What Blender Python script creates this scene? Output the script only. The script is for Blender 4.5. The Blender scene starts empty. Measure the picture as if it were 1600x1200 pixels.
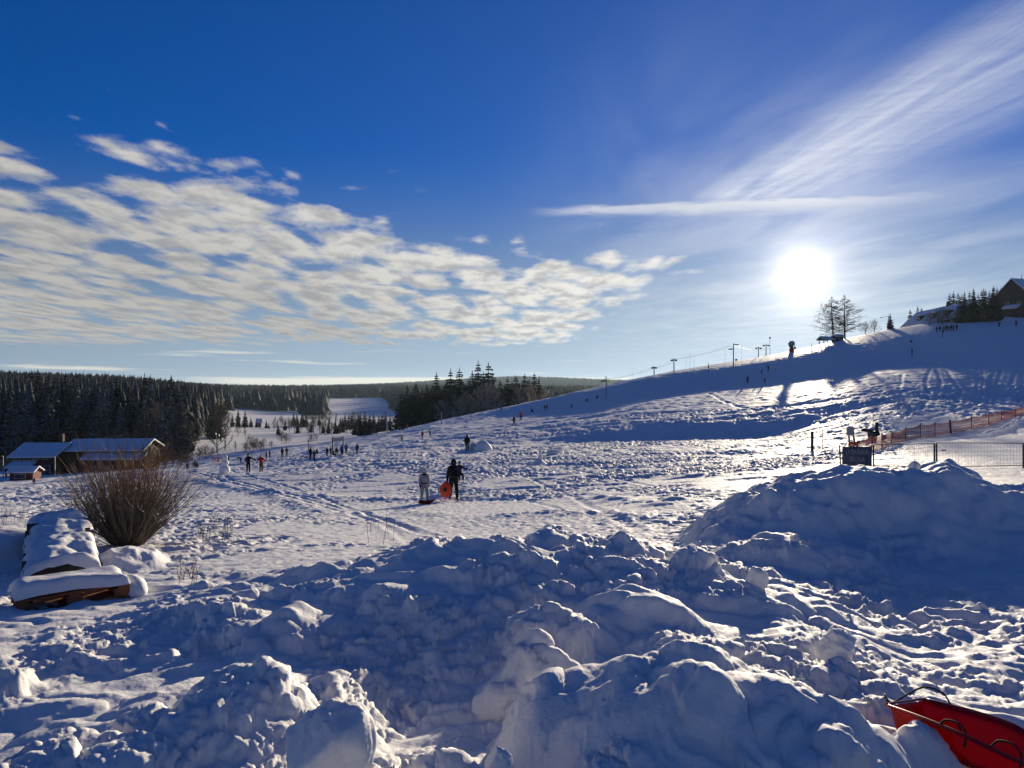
import bpy, bmesh, math, random
import numpy as np
from mathutils import Vector, Matrix, Euler

# ------------------------------------------------------------------ camera
scene = bpy.context.scene
COL = scene.collection
F = 1200.0                                   # focal length in photo pixels (1600 wide)
cam_d = bpy.data.cameras.new('camera')
cam_d.sensor_fit = 'HORIZONTAL'
cam_d.sensor_width = 36.0
cam_d.lens = 27.0
cam_d.clip_start = 0.05
cam_d.clip_end = 40000
cam = bpy.data.objects.new('camera', cam_d)
cam.rotation_euler = (math.radians(90), 0, 0)
COL.objects.link(cam)
scene.camera = cam

# ------------------------------------------------------------------ light
SUN = Vector(((1255 - 800) / F, 1.0, (600 - 428) / F)).normalized()
SUN_EL = math.asin(SUN.z)
SUN_AZ = math.atan2(SUN.x, SUN.y)            # clockwise from +Y
sun_d = bpy.data.lights.new('sun', 'SUN')
sun_d.energy = 5.0
sun_d.angle = math.radians(0.55)
sun_d.color = (1.0, 0.86, 0.64)
sun = bpy.data.objects.new('sun', sun_d)
sun.rotation_euler = (-SUN).to_track_quat('-Z', 'Y').to_euler()
sun.location = (60, 130, 60)
COL.objects.link(sun)

scene.view_settings.view_transform = 'Standard'
scene.view_settings.look = 'None'
scene.view_settings.exposure = 0.62
scene.view_settings.gamma = 1.0
scene.view_settings.use_curve_mapping = False


class NT:
    """small helper for building node trees"""
    def __init__(self, tree):
        self.t = tree

    def n(self, kind, **kw):
        nd = self.t.nodes.new(kind)
        for k, v in kw.items():
            setattr(nd, k, v)
        return nd

    def put(self, sock, v):
        if hasattr(v, 'is_linked') or isinstance(v, bpy.types.NodeSocket):
            self.t.links.new(v, sock)
        else:
            if isinstance(v, (tuple, list)) and len(v) == 3 and sock.type == 'RGBA':
                v = (*v, 1.0)
            sock.default_value = v

    def m(self, op, a, b=0.0, c=0.0, clamp=False):
        nd = self.n('ShaderNodeMath', operation=op)
        nd.use_clamp = clamp
        self.put(nd.inputs[0], a)
        self.put(nd.inputs[1], b)
        self.put(nd.inputs[2], c)
        return nd.outputs[0]

    def vec(self, x, y, z=0.0):
        nd = self.n('ShaderNodeCombineXYZ')
        for s, v in zip(nd.inputs, (x, y, z)):
            self.put(s, v)
        return nd.outputs[0]

    def ss(self, v, a, b, lo=0.0, hi=1.0):
        nd = self.n('ShaderNodeMapRange', interpolation_type='SMOOTHSTEP')
        self.put(nd.inputs['Value'], v)
        self.put(nd.inputs['From Min'], a)
        self.put(nd.inputs['From Max'], b)
        self.put(nd.inputs['To Min'], lo)
        self.put(nd.inputs['To Max'], hi)
        return nd.outputs['Result']

    def noise(self, vec, scale, detail=3.0, rough=0.5, dist=0.0, dim='3D', out=0):
        nd = self.n('ShaderNodeTexNoise', noise_dimensions=dim)
        self.put(nd.inputs['Vector'], vec)
        self.put(nd.inputs['Scale'], scale)
        self.put(nd.inputs['Detail'], detail)
        self.put(nd.inputs['Roughness'], rough)
        self.put(nd.inputs['Distortion'], dist)
        return nd.outputs[out]

    def mix(self, fac, a, b, blend='MIX'):
        nd = self.n('ShaderNodeMix', data_type='RGBA', blend_type=blend)
        self.put(nd.inputs[0], fac)
        self.put(nd.inputs[6], a)
        self.put(nd.inputs[7], b)
        return nd.outputs[2]


# ------------------------------------------------------------------ sky
def build_world():
    w = bpy.data.worlds.new('World')
    scene.world = w
    w.use_nodes = True
    t = w.node_tree
    t.nodes.clear()
    N = NT(t)
    out = N.n('ShaderNodeOutputWorld')
    bg = N.n('ShaderNodeBackground')
    bg.inputs['Strength'].default_value = SKY_STRENGTH
    t.links.new(bg.outputs[0], out.inputs[0])
    sky = N.n('ShaderNodeTexSky', sky_type='NISHITA')
    sky.sun_disc = False
    sky.sun_elevation = SUN_EL
    sky.sun_rotation = SUN_AZ
    sky.altitude = 800
    sky.air_density = 1.0
    sky.dust_density = 0.1
    sky.ozone_density = 3.0
    hsv = N.n('ShaderNodeHueSaturation')
    hsv.inputs['Saturation'].default_value = 1.38
    hsv.inputs['Value'].default_value = 1.0
    t.links.new(sky.outputs[0], hsv.inputs['Color'])
    base = N.mix(1.0, hsv.outputs[0], SKY_TINT, 'MULTIPLY')

    # soft shoulder so that the sky next to the sun keeps its colour
    lum = N.n('ShaderNodeRGBToBW')
    t.links.new(base, lum.inputs[0])
    sc = N.n('ShaderNodeVectorMath', operation='SCALE')
    t.links.new(base, sc.inputs[0])
    t.links.new(N.m('DIVIDE', 1.0, N.m('ADD', 1.0, N.m('MULTIPLY', lum.outputs[0], SKY_SHOULDER))), sc.inputs['Scale'])
    base = sc.outputs[0]
    # pale, hazier air low down
    sz = N.n('ShaderNodeSeparateXYZ')
    tg = N.n('ShaderNodeTexCoord')
    t.links.new(tg.outputs['Generated'], sz.inputs[0])
    lum2 = N.n('ShaderNodeRGBToBW')
    t.links.new(base, lum2.inputs[0])
    pale = N.n('ShaderNodeVectorMath', operation='SCALE')
    pale.inputs[0].default_value = (1.50, 2.02, 2.62)
    t.links.new(lum2.outputs[0], pale.inputs['Scale'])
    base = N.mix(N.ss(sz.outputs[2], 0.30, 0.0, 0.0, 0.95), base, pale.outputs[0])

    tc = N.n('ShaderNodeTexCoord')
    nrm = N.n('ShaderNodeVectorMath', operation='NORMALIZE')
    t.links.new(tc.outputs['Generated'], nrm.inputs[0])
    D = nrm.outputs[0]
    sx = N.n('ShaderNodeSeparateXYZ')
    t.links.new(D, sx.inputs[0])
    dx, dy, dz = sx.outputs
    dot = N.n('ShaderNodeVectorMath', operation='DOT_PRODUCT')
    t.links.new(D, dot.inputs[0])
    dot.inputs[1].default_value = SUN
    ang = N.m('ARCCOSINE', N.m('MINIMUM', dot.outputs['Value'], 0.9999999))   # radians from the sun
    K = 1.0 / SKY_STRENGTH                   # cloud radiances below are final radiances

    zc = N.m('MAXIMUM', dz, 0.004)
    u = N.m('DIVIDE', dx, zc)
    v = N.m('DIVIDE', dy, zc)
    P = N.vec(u, v)
    front = N.ss(dy, 0.0, 0.15)
    above = N.ss(dz, 0.0, 0.012)

    gn = N.noise(N.vec(N.m('MULTIPLY', u, 1.0), N.m('MULTIPLY', v, 0.8)), 1.3, 3, 0.55)
    ang2 = N.m('MULTIPLY', ang, N.ss(gn, 0.2, 0.8, 0.72, 1.30))
    # veil of high thin cloud round the sun
    halo = N.m('MULTIPLY', N.m('EXPONENT', N.m('MULTIPLY', ang2, -1 / 0.045)), 0.62)
    halo2 = N.m('MULTIPLY', N.m('EXPONENT', N.m('MULTIPLY', ang, -1 / 0.19)), 0.19)
    vn = N.noise(N.vec(N.m('MULTIPLY', u, 0.9), N.m('MULTIPLY', v, 0.35)), 1.6, 4, 0.55, 0.6)
    veil = N.m('MULTIPLY', N.ss(ang, 0.42, 0.06), N.ss(vn, 0.28, 0.75))
    veil = N.m('MULTIPLY', veil, 0.38)
    col = N.mix(veil, base, tuple(K * c for c in (0.45,0.48,0.53)))

    # cirrus sweep, upper right
    wv = N.noise(P, 1.1, 2, 0.5, out=0)
    uu = N.m('ADD', u, N.m('MULTIPLY', N.m('SUBTRACT', wv, 0.5), 0.18))
    uc = N.m('SUBTRACT', 1.66, N.m('MULTIPLY', v, 0.125))
    du = N.m('SUBTRACT', uu, uc)
    band = N.m('MULTIPLY', N.ss(du, -0.22, 0.0), N.ss(du, 0.75, 0.12))
    band = N.m('MULTIPLY', band, N.m('MULTIPLY', N.ss(v, 4.4, 4.0), N.ss(v, 1.2, 2.4)))
    # fine ripples that run across the sweep
    rip = N.noise(N.vec(N.m('ADD', N.m('MULTIPLY', u, 1.2), N.m('MULTIPLY', v, -0.5)),
                        N.m('ADD', N.m('MULTIPLY', v, 7.0), N.m('MULTIPLY', u, 2.4))), 1.5, 4, 0.55, 0.9)
    fib = N.noise(N.vec(N.m('ADD', N.m('MULTIPLY', u, 4.6), N.m('MULTIPLY', v, 0.6)), N.m('MULTIPLY', v, 0.45)), 2.2, 4, 0.6, 0.4)
    tex = N.m('ADD', 0.16, N.m('ADD', N.m('MULTIPLY', N.ss(rip, 0.25, 0.8), 0.17), N.m('MULTIPLY', N.ss(fib, 0.2, 0.85), 0.55)))
    cir = N.m('MULTIPLY', N.m('MULTIPLY', band, tex), N.ss(v, 1.7, 4.0, 0.62, 1.0))
    col = N.mix(cir, col, tuple(K * c for c in (0.50, 0.52, 0.57)))

    # long level streak above the sun
    vc = N.m('SUBTRACT', 4.44, N.m('MULTIPLY', u, 0.17))
    sn = N.noise(N.vec(N.m('MULTIPLY', u, 1.6), N.m('MULTIPLY', v, 2.5)), 1.7, 5, 0.62, 0.5)
    dv = N.m('ADD', N.m('SUBTRACT', v, vc), N.m('MULTIPLY', N.m('SUBTRACT', sn, 0.5), 0.35))
    wid = N.ss(u, 0.0, 1.3, 0.07, 0.30)
    st = N.m('MULTIPLY', N.ss(dv, -0.10, 0.03), N.ss(dv, N.m('ADD', wid, 0.15), 0.02))
    st = N.m('MULTIPLY', st, N.m('MULTIPLY', N.ss(u, 0.05, 0.5), N.ss(u, 2.5, 1.5)))
    col = N.mix(N.m('MULTIPLY', st, 0.62), col, tuple(K * c for c in (0.52, 0.52, 0.53)))

    # altocumulus field on the left
    wn = N.noise(P, 0.55, 2, 0.5)
    vl = N.m('MULTIPLY', N.m('LOGARITHM', N.m('MAXIMUM', v, 1.0), math.e), 4.0)
    ul = N.m('MULTIPLY', u, N.m('POWER', N.m('DIVIDE', 4.0, N.m('MAXIMUM', v, 3.0)), 0.25))
    n1 = N.noise(N.vec(ul, N.m('MULTIPLY', vl, 0.62)), 1.15, 3.0, 0.5, 0.25)
    pv = N.vec(N.m('ADD', ul, N.m('MULTIPLY', vl, 0.12)), N.m('SUBTRACT', N.m('MULTIPLY', vl, 0.56), N.m('MULTIPLY', ul, 0.2)), 4.0)
    n2 = N.noise(pv, 4.6, 5, 0.60, 0.15)
    n3 = N.noise(pv, 4.5, 3, 0.55, 0.2)
    wd = N.noise(pv, 2.2, 2, 0.5, out=1)
    wa = N.n('ShaderNodeVectorMath', operation='MULTIPLY_ADD')
    t.links.new(wd, wa.inputs[0]); wa.inputs[1].default_value = (0.30, 0.30, 0.0); t.links.new(pv, wa.inputs[2])
    vo = N.n('ShaderNodeTexVoronoi', feature='SMOOTH_F1', voronoi_dimensions='2D')
    vo.inputs['Scale'].default_value = 3.0; vo.inputs['Smoothness'].default_value = 0.35
    t.links.new(wa.outputs[0], vo.inputs['Vector'])
    cell = N.m('SUBTRACT', 0.86, N.m('MULTIPLY', vo.outputs['Distance'], 0.95))
    vw = N.m('ADD', v, N.m('MULTIPLY', N.m('SUBTRACT', wn, 0.5), 1.6))
    near = N.ss(u, -1.8, 0.0, 2.65, 5.4)
    e1 = N.ss(N.m('SUBTRACT', vw, near), -1.1, 1.9)
    e1b = N.ss(N.m('SUBTRACT', vw, near), -1.5, -0.2, 0.0, 1.0)
    e2 = N.ss(N.m('ADD', u, N.m('MULTIPLY', N.m('SUBTRACT', wn, 0.5), 1.2)), 1.95, 0.9)
    e3 = N.ss(N.m('ADD', v, N.m('MULTIPLY', N.m('SUBTRACT', n1, 0.5), 9.0)), 24.0, 15.5)
    mask = N.m('MULTIPLY', N.m('MULTIPLY', e1, e2), e3)
    dens = N.m('ADD', N.m('MULTIPLY', n1, 0.20), N.m('ADD', N.m('MULTIPLY', n2, 0.44), N.m('MULTIPLY', cell, 0.36)))
    th = N.ss(mask, 0.0, 1.0, 0.65, 0.372)
    dd = N.m('SUBTRACT', dens, th)
    alto = N.m('MULTIPLY', N.ss(dd, -0.02, 0.15), N.m('MULTIPLY', N.m('MULTIPLY', e1b, front), e3))
    alto = N.m('MULTIPLY', alto, e2)
    shade = N.m('MULTIPLY', N.ss(n3, 0.40, 0.68), N.ss(dd, 0.0, 0.12))
    lum = N.ss(u, -3.5, 1.2, 0.32, 0.55)
    warm = N.n('ShaderNodeVectorMath', operation='SCALE')
    warm.inputs[0].default_value = (K * 1.02, K * 0.99, K * 0.93)
    t.links.new(lum, warm.inputs['Scale'])
    ccol = N.mix(N.m('MULTIPLY', shade, 0.62), warm.outputs[0], tuple(K * c for c in (0.15, 0.165, 0.19)))
    col = N.mix(N.m('MULTIPLY', alto, 0.96), col, ccol)

    # thin level bands close to the horizon
    el = N.m('ARCSINE', dz)
    az = N.m('ARCTAN2', dx, dy)
    hb = N.noise(N.vec(N.m('MULTIPLY', az, 3.0), N.m('MULTIPLY', el, 62.0)), 1.5, 4, 0.55, 0.2)
    hm = N.m('MULTIPLY', N.ss(el, 0.058, 0.03), N.ss(az, 0.30, 0.0))
    col = N.mix(N.m('MULTIPLY', N.m('MULTIPLY', N.ss(hb, 0.56, 0.68), hm), 0.85), col, tuple(K * c for c in (0.50, 0.48, 0.42)))
    hb2 = N.noise(N.vec(N.m('MULTIPLY', az, 6.0), N.m('MULTIPLY', el, 90.0)), 1.3, 4, 0.6)
    top = N.m('ADD', 0.0085, N.m('MULTIPLY', N.m('SUBTRACT', hb2, 0.5), 0.013))
    low = N.m('MULTIPLY', N.ss(N.m('SUBTRACT', top, el), -0.0012, 0.0022), N.m('MULTIPLY', N.ss(az, 0.24, 0.06), N.ss(az, -0.42, -0.33)))
    col = N.mix(N.m('MULTIPLY', low, 0.9), col, tuple(K * c for c in (0.56, 0.52, 0.44)))

    # aureole
    core = N.m('ADD', N.m('MULTIPLY', N.ss(ang, 0.032, 0.004), 2.4), N.m('MULTIPLY', N.m('EXPONENT', N.m('MULTIPLY', ang, -1 / 0.020)), 1.2))
    g = N.m('ADD', N.m('ADD', halo, halo2), core)
    gl = N.n('ShaderNodeVectorMath', operation='SCALE')
    gl.inputs[0].default_value = (K * 0.62, K * 0.57, K * 0.48)
    t.links.new(g, gl.inputs['Scale'])
    add = N.n('ShaderNodeVectorMath', operation='ADD')
    t.links.new(col, add.inputs[0])
    t.links.new(gl.outputs[0], add.inputs[1])
    t.links.new(add.outputs[0], bg.inputs['Color'])


SKY_STRENGTH = 0.05
SKY_TINT = (0.66, 0.86, 1.56)
SKY_SHOULDER = 0.12
build_world()


# ------------------------------------------------------------------ numpy noise
def _hash(ix, iy, seed):
    h = (ix.astype(np.int64) * 374761393 + iy.astype(np.int64) * 668265263 + seed * 1442695041) & 0xffffffff
    h = ((h ^ (h >> 13)) * 1274126177) & 0xffffffff
    h = ((h ^ (h >> 16)) * 2246822519) & 0xffffffff
    return (h ^ (h >> 15)) & 0xffff


def perlin(x, y, seed=0):
    ix = np.floor(x); iy = np.floor(y)
    fx = x - ix; fy = y - iy
    ux = fx * fx * fx * (fx * (fx * 6 - 15) + 10)
    uy = fy * fy * fy * (fy * (fy * 6 - 15) + 10)
    r = 0
    for a in (0, 1):
        for b in (0, 1):
            h = _hash(ix + a, iy + b, seed) * (2 * math.pi / 65536.0)
            g = np.cos(h) * (fx - a) + np.sin(h) * (fy - b)
            r = r + g * (ux if a else 1 - ux) * (uy if b else 1 - uy)
    return r * 1.5


def fbm(x, y, seed=0, octv=3, gain=0.5):
    s = 0; a = 1.0
    for k in range(octv):
        s = s + a * perlin(x, y, seed + k * 17)
        x = x * 2.03 + 3.1; y = y * 2.03 + 1.7
        a *= gain
    return s


def worley(x, y, seed=0):
    """distance to the nearest and second nearest jittered point, and its id"""
    ix = np.floor(x); iy = np.floor(y)
    f1 = np.full(x.shape, 9.0); f2 = np.full(x.shape, 9.0); cid = np.zeros(x.shape)
    for a in (-1, 0, 1):
        for b in (-1, 0, 1):
            h = _hash(ix + a, iy + b, seed)
            h2 = _hash(ix + a, iy + b, seed + 91)
            px = ix + a + 0.15 + 0.7 * (h / 65536.0)
            py = iy + b + 0.15 + 0.7 * (h2 / 65536.0)
            d = np.sqrt((px - x) ** 2 + (py - y) ** 2)
            m = d < f1
            f2 = np.where(m, f1, np.minimum(f2, d))
            cid = np.where(m, (h * 7 + h2) % 4096 / 4096.0, cid)
            f1 = np.where(m, d, f1)
    return f1, f2, cid


def _hash3(ix, iy, iz, seed):
    return _hash(ix + iz * 7919, iy + iz * 104729, seed)


def perlin3(x, y, z, seed=0):
    ix, iy, iz = np.floor(x), np.floor(y), np.floor(z)
    fx, fy, fz = x - ix, y - iy, z - iz
    ux, uy, uz = (f * f * (3 - 2 * f) for f in (fx, fy, fz))
    r = 0
    for a in (0, 1):
        for b in (0, 1):
            for c in (0, 1):
                h = _hash3(ix + a, iy + b, iz + c, seed) / 32768.0 - 1
                r = r + h * (ux if a else 1 - ux) * (uy if b else 1 - uy) * (uz if c else 1 - uz)
    return r


def worley3(x, y, z, seed=0):
    ix, iy, iz = np.floor(x), np.floor(y), np.floor(z)
    f1 = np.full(x.shape, 9.0); f2 = np.full(x.shape, 9.0); cid = np.zeros(x.shape)
    for a in (-1, 0, 1):
        for b in (-1, 0, 1):
            for c in (-1, 0, 1):
                h = _hash3(ix + a, iy + b, iz + c, seed)
                q = (h * 2654435761) & 0xffffff
                d = (ix + a + (h & 255) / 255. - x) ** 2 + (iy + b + (h >> 8) / 255. - y) ** 2 + (iz + c + (q & 255) / 255. - z) ** 2
                k = d < f1
                f2 = np.where(k, f1, np.minimum(f2, d))
                cid = np.where(k, (q >> 8 & 1023) / 1023., cid)
                f1 = np.where(k, d, f1)
    return np.sqrt(f1), np.sqrt(f2), cid


def sstep(v, a, b):
    t = np.clip((v - a) / (b - a), 0, 1)
    return t * t * (3 - 2 * t)


# ------------------------------------------------------------------ the lie of the land
# columns are bearings, written as the photograph's pixel columns; every entry of a row is
# (distance ahead, height relative to the eye).  Y(d, y) turns a sight line into a height.
def Y(d, y):
    return (d, -(y - 600) / F * d)


COLS = [-700, 0, 200, 400, 600, 800, 1000, 1200, 1400, 1600, 2300]
ROWS = [
    [(1.0, -1.62)] * 11,
    [(2.2, -1.64), (2.2, -1.58), (2.2, -1.5), (2.2, -1.42), (2.2, -1.45), (2.2, -1.46), (2.2, -1.34), (2.2, -1.4), (2.2, -1.56), (2.2, -1.62), (2.2, -1.64)],
    [(3.0, -1.75), (3.0, -1.66), (3.0, -1.55), (3.0, -1.47), (3.0, -1.58), (3.0, -1.58), (3.0, -1.32), (3.0, -1.4), (3.0, -1.6), (3.0, -1.64), (3.0, -1.64)],
    [(4.2, -1.9), (4.2, -1.84), (4.2, -1.74), (4.2, -1.66), (4.2, -1.84), (4.2, -1.84), (4.2, -1.62), (4.2, -1.6), (4.2, -1.73), (4.2, -1.74), (4.2, -1.74)],
    [(5.3, -2.0), (5.3, -1.92), (5.3, -1.90), (5.3, -1.84), (5.3, -1.84), (5.3, -1.74), (5.3, -1.63), (5.3, -1.72), (5.3, -1.90), (5.3, -1.86), (5.3, -1.86)],
    [(6.4, -2.1), (6.4, -2.08), (6.4, -1.96), (6.4, -1.80), (6.4, -1.62), (6.4, -1.50), (6.4, -1.52), (6.4, -1.80), (6.4, -2.02), (6.4, -1.97), (6.4, -1.97)],
    [(7.5, -2.25), (7.5, -2.22), (7.5, -2.16), (7.5, -1.98), (7.5, -1.68), (7.5, -1.53), (7.5, -1.62), (7.5, -1.95), (7.5, -2.12), (7.5, -2.08), (7.5, -2.08)],
    [(9.5, -2.4), (9.5, -2.42), (9.5, -2.40), (9.5, -2.32), (9.5, -2.22), (9.5, -2.08), (9.5, -2.10), (9.5, -2.22), (9.5, -2.28), (9.5, -2.26), (9.5, -2.26)],
    [(13, -2.8), (13, -2.75), (13, -2.72), (13, -2.74), (13, -2.75), (13, -2.74), (13, -2.66), (13, -2.58), (13, -2.55), (13, -2.5), (13, -2.5)],
    [(21, -4.0), Y(21, 812), Y(21, 812), Y(21, 810), Y(21, 812), Y(21, 806), Y(21, 792), Y(21, 772), Y(21, 762), Y(21, 758), Y(21, 750)],
    [(33, -5.8), Y(33, 792), Y(33, 790), Y(33, 786), Y(33, 784), Y(33, 778), Y(33, 764), Y(33, 744), Y(33, 729), Y(33, 724), Y(33, 705)],
    [(68, -10.5), Y(68, 771), Y(68, 757), Y(68, 741), Y(68, 725), Y(68, 714), Y(68, 708), Y(68, 699), Y(68, 687), Y(68, 678), Y(68, 652)],
    [(95, -13.5), Y(95, 764), Y(95, 747), Y(95, 729), Y(95, 711), Y(95, 700), Y(95, 697), Y(95, 690), (95, -3.1), (95, -3.6), (95, -1.0)],
    # foot and brow of the lower bank
    [(112, -15.5), Y(112, 762), Y(112, 744), Y(112, 723), Y(112, 702), Y(110, 692), Y(108, 690), Y(105, 684), (104, -2.4), (104, -2.8), (104, 0.0)],
    [(120, -16.5), Y(122, 760), Y(122, 742), Y(122, 719), Y(122, 697), Y(119, 683), Y(116, 665), Y(113, 657), (110, -1.9), (109, -2.3), (109, 0.5)],
    # foot and brow of the upper bank
    [(150, -18.5), Y(150, 749), Y(150, 738), Y(150, 711), Y(155, 686), Y(194, 648), Y(171, 621), Y(186, 598), Y(166, 572), Y(186, 552), (186, 10.5)],
    [(160, -19.0), Y(160, 745), Y(160, 736), Y(162, 708), Y(168, 681), Y(203, 636), Y(198, 590), Y(222, 565), Y(229, 523), Y(258, 499), (258, 24)],
    [(175, -19.5), Y(175, 741), Y(175, 738), Y(180, 706), Y(190, 677), Y(218, 633.5), Y(212, 589.5), Y(262, 556), Y(270, 510), Y(288, 484), (288, 29)],
    [(215, -20.5), (215, -21), (215, -21.5), (225, -19), (240, -17), (270, -12), (260, -2), (300, 7.0), (305, 18), (325, 24), (325, 32)],
    [(290, -19), (290, -19), (290, -20), (310, -23.5), (320, -22), (340, -20), (340, -10), (370, 4), (370, 16), (380, 24), (380, 34)],
    [(450, -12), (450, -14), (450, -17), (470, -26), (470, -28), (470, -27), (470, -22), (470, -4), (470, 12), (470, 24), (470, 38)],
    [(650, -6), (650, -9), (650, -13), (650, -26), (650, -29), (650, -27), (650, -25), (650, -12), (650, 6), (650, 22), (650, 40)],
    [(900, 0), (900, -5), (900, -12), (900, -27), (900, -26), (900, -26), (900, -25), (900, -18), (900, 0), (900, 16), (900, 36)],
    [(1300, 12), (1300, 0), (1300, -12), (1300, -24), (1300, -24), (1300, -24), (1300, -24), (1300, -18), (1300, -4), (1300, 12), (1300, 34)],
    [(1900, 26), (1900, 10), (1900, -12), (1900, -21), (1900, -19), (1900, -19), (1900, -24), (1900, -18), (1900, -6), (1900, 12), (1900, 34)],
    [(2800, 20), (2800, 5), (2800, -30), (2800, -35), (2800, -30), (2800, -30), (2800, -30), (2800, -20), (2800, -6), (2800, 10), (2800, 30)],
    [(4600, 0), (4600, -10), (4600, -30), (4600, -40), (4600, -22), (4600, 30), (4600, -4), (4600, -30), (4600, -40), (4600, 0), (4600, 0)],
    [(9500, -90)] * 11,
]

GT = 1201
GR = 900
TH0, TH1 = -math.pi, math.pi
LR0, LR1 = math.log(0.9), math.log(9600)


def build_base():
    cth = np.array([math.atan((c - 800) / F) for c in COLS])
    th = np.linspace(TH0, TH1, GT)
    thc = np.clip(th, cth[0], cth[-1])
    lr = np.linspace(LR0, LR1, GR)
    R = len(ROWS)
    dk = np.array([[e[0] for e in row] for row in ROWS])     # R x C
    zk = np.array([[e[1] for e in row] for row in ROWS])
    rk = dk / np.cos(cth)[None, :]
    G = np.zeros((GT, GR))
    lk = np.empty((R, GT)); hk = np.empty((R, GT))
    for k in range(R):
        lk[k] = np.interp(thc, cth, np.log(rk[k]))
        hk[k] = np.interp(thc, cth, zk[k])
    # round the joins between columns
    ker = np.exp(-0.5 * (np.arange(-14, 15) / 6.0) ** 2); ker /= ker.sum()
    for k in range(R):
        lk[k] = np.convolve(np.pad(lk[k], 14, mode='edge'), ker, 'valid')
        hk[k] = np.convolve(np.pad(hk[k], 14, mode='edge'), ker, 'valid')
    for i in range(GT):
        G[i] = np.interp(lr, lk[:, i], hk[:, i])
    # behind the camera the ground runs on almost level
    back = np.interp(np.exp(lr), [1, 10, 100, 1000, 9600], [-1.62, -1.8, -2.5, 6, 20])
    wb = sstep(np.abs(th), 1.0, 1.7)[:, None]
    G = G * (1 - wb) + back[None, :] * wb
    ker = np.exp(-0.5 * (np.arange(-6, 7) / 2.0) ** 2); ker /= ker.sum()
    Gp = np.pad(G, ((0, 0), (6, 6)), mode='edge')
    G = sum(ker[j] * Gp[:, j:j + GR] for j in range(13))
    return G


BASE = build_base()


def base_h(x, y):
    r = np.maximum(np.sqrt(x * x + y * y), 0.91)
    th = np.arctan2(x, y)
    a = np.clip((th - TH0) / (TH1 - TH0) * (GT - 1), 0, GT - 1.001)
    b = np.clip((np.log(r) - LR0) / (LR1 - LR0) * (GR - 1), 0, GR - 1.001)
    ia = a.astype(int); ib = b.astype(int)
    fa = a - ia; fb = b - ib
    return ((BASE[ia, ib] * (1 - fa) + BASE[ia + 1, ib] * fa) * (1 - fb)
            + (BASE[ia, ib + 1] * (1 - fa) + BASE[ia + 1, ib + 1] * fa) * fb)


# lumps pushed up by hand or plough: (pixel column, distance, top pixel row, radius across, radius along, hardness)
LUMPS = [
    (300, 3.2, 1112, 0.40, 0.42, 2.0), (388, 3.4, 1050, 0.23, 0.30, 2.1),
    (1060, 3.15, 1046, 0.55, 0.45, 2.0), (1235, 3.0, 1098, 0.36, 0.42, 2.2), (905, 3.3, 1072, 0.30, 0.32, 2.2), (1330, 2.95, 1165, 0.25, 0.25, 2.2), (1440, 3.14, 1138, 0.15, 0.12, 2.0),
    (150, 2.85, 1172, 0.30, 0.25, 2.4), (60, 2.8, 1178, 0.25, 0.3, 2.4), (340, 6.1, 957, 0.28, 0.22, 3.0),
    
    (870, 5.0, 978, 0.32, 0.3, 2.4), (830, 4.3, 1015, 0.22, 0.3, 2.4), (1000, 5.3, 930, 0.35, 0.3, 2.4), (650, 6.6, 915, 0.45, 0.35, 2.4),
    (840, 7.2, 846, 0.55, 0.40, 2.2), (740, 7.3, 858, 0.4, 0.35, 2.2), (960, 7.2, 858, 0.45, 0.4, 2.4), (1090, 6.7, 868, 0.3, 0.35, 2.6), (1150, 6.0, 930, 0.35, 0.4, 2.6),
    (560, 6.9, 905, 0.5, 0.4, 2.4), (15, 4.6, 1048, 0.13, 0.16, 2.2), (480, 5.6, 960, 0.4, 0.3, 2.6),
    (1225, 9.3, 838, 1.0, 0.75, 1.8), (1120, 9.6, 862, 0.9, 0.6, 1.8), (1340, 8.6, 892, 0.8, 0.6, 1.8),
    (195, 10.6, 858, 0.55, 0.7, 2.0), (-40, 11.5, 828, 0.8, 1.3, 2.0),
    # little mounds left by children farther down
    (752, 92, 690, 2.3, 2.0, 1.6), (865, 88, 703, 1.9, 1.2, 2.0), (932, 62, 727, 0.9, 0.7, 2.0), (1052, 66, 712, 1.2, 0.8, 1.8), (918, 70, 722, 1.0, .8, 1.8), (1068, 66, 716, .8, .7, 2.),
]


def px2x(px, d):
    return (px - 800) / F * d


def pile2(x, y):
    """the big ploughed heap on the right"""
    px = x / np.maximum(y, 0.5) * F + 800
    top = np.interp(px, [1010, 1060, 1090, 1150, 1250, 1350, 1410, 1430, 1480, 1560, 1650, 1900, 2300],
                    [872, 850, 815, 778, 748, 730, 740, 733, 727, 763, 770, 740, 760])
    zt = -(top - 600) / F * 12.4
    wob = 0.5 * fbm(x * 0.8, y * 0.8, 5, 3)
    f = sstep(y + wob, 9.3, 12.0) ** 0.85 * sstep(y + wob * 0.7, 15.2, 12.6)
    w = sstep(px, 1020, 1110)
    return zt, f * w


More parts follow.
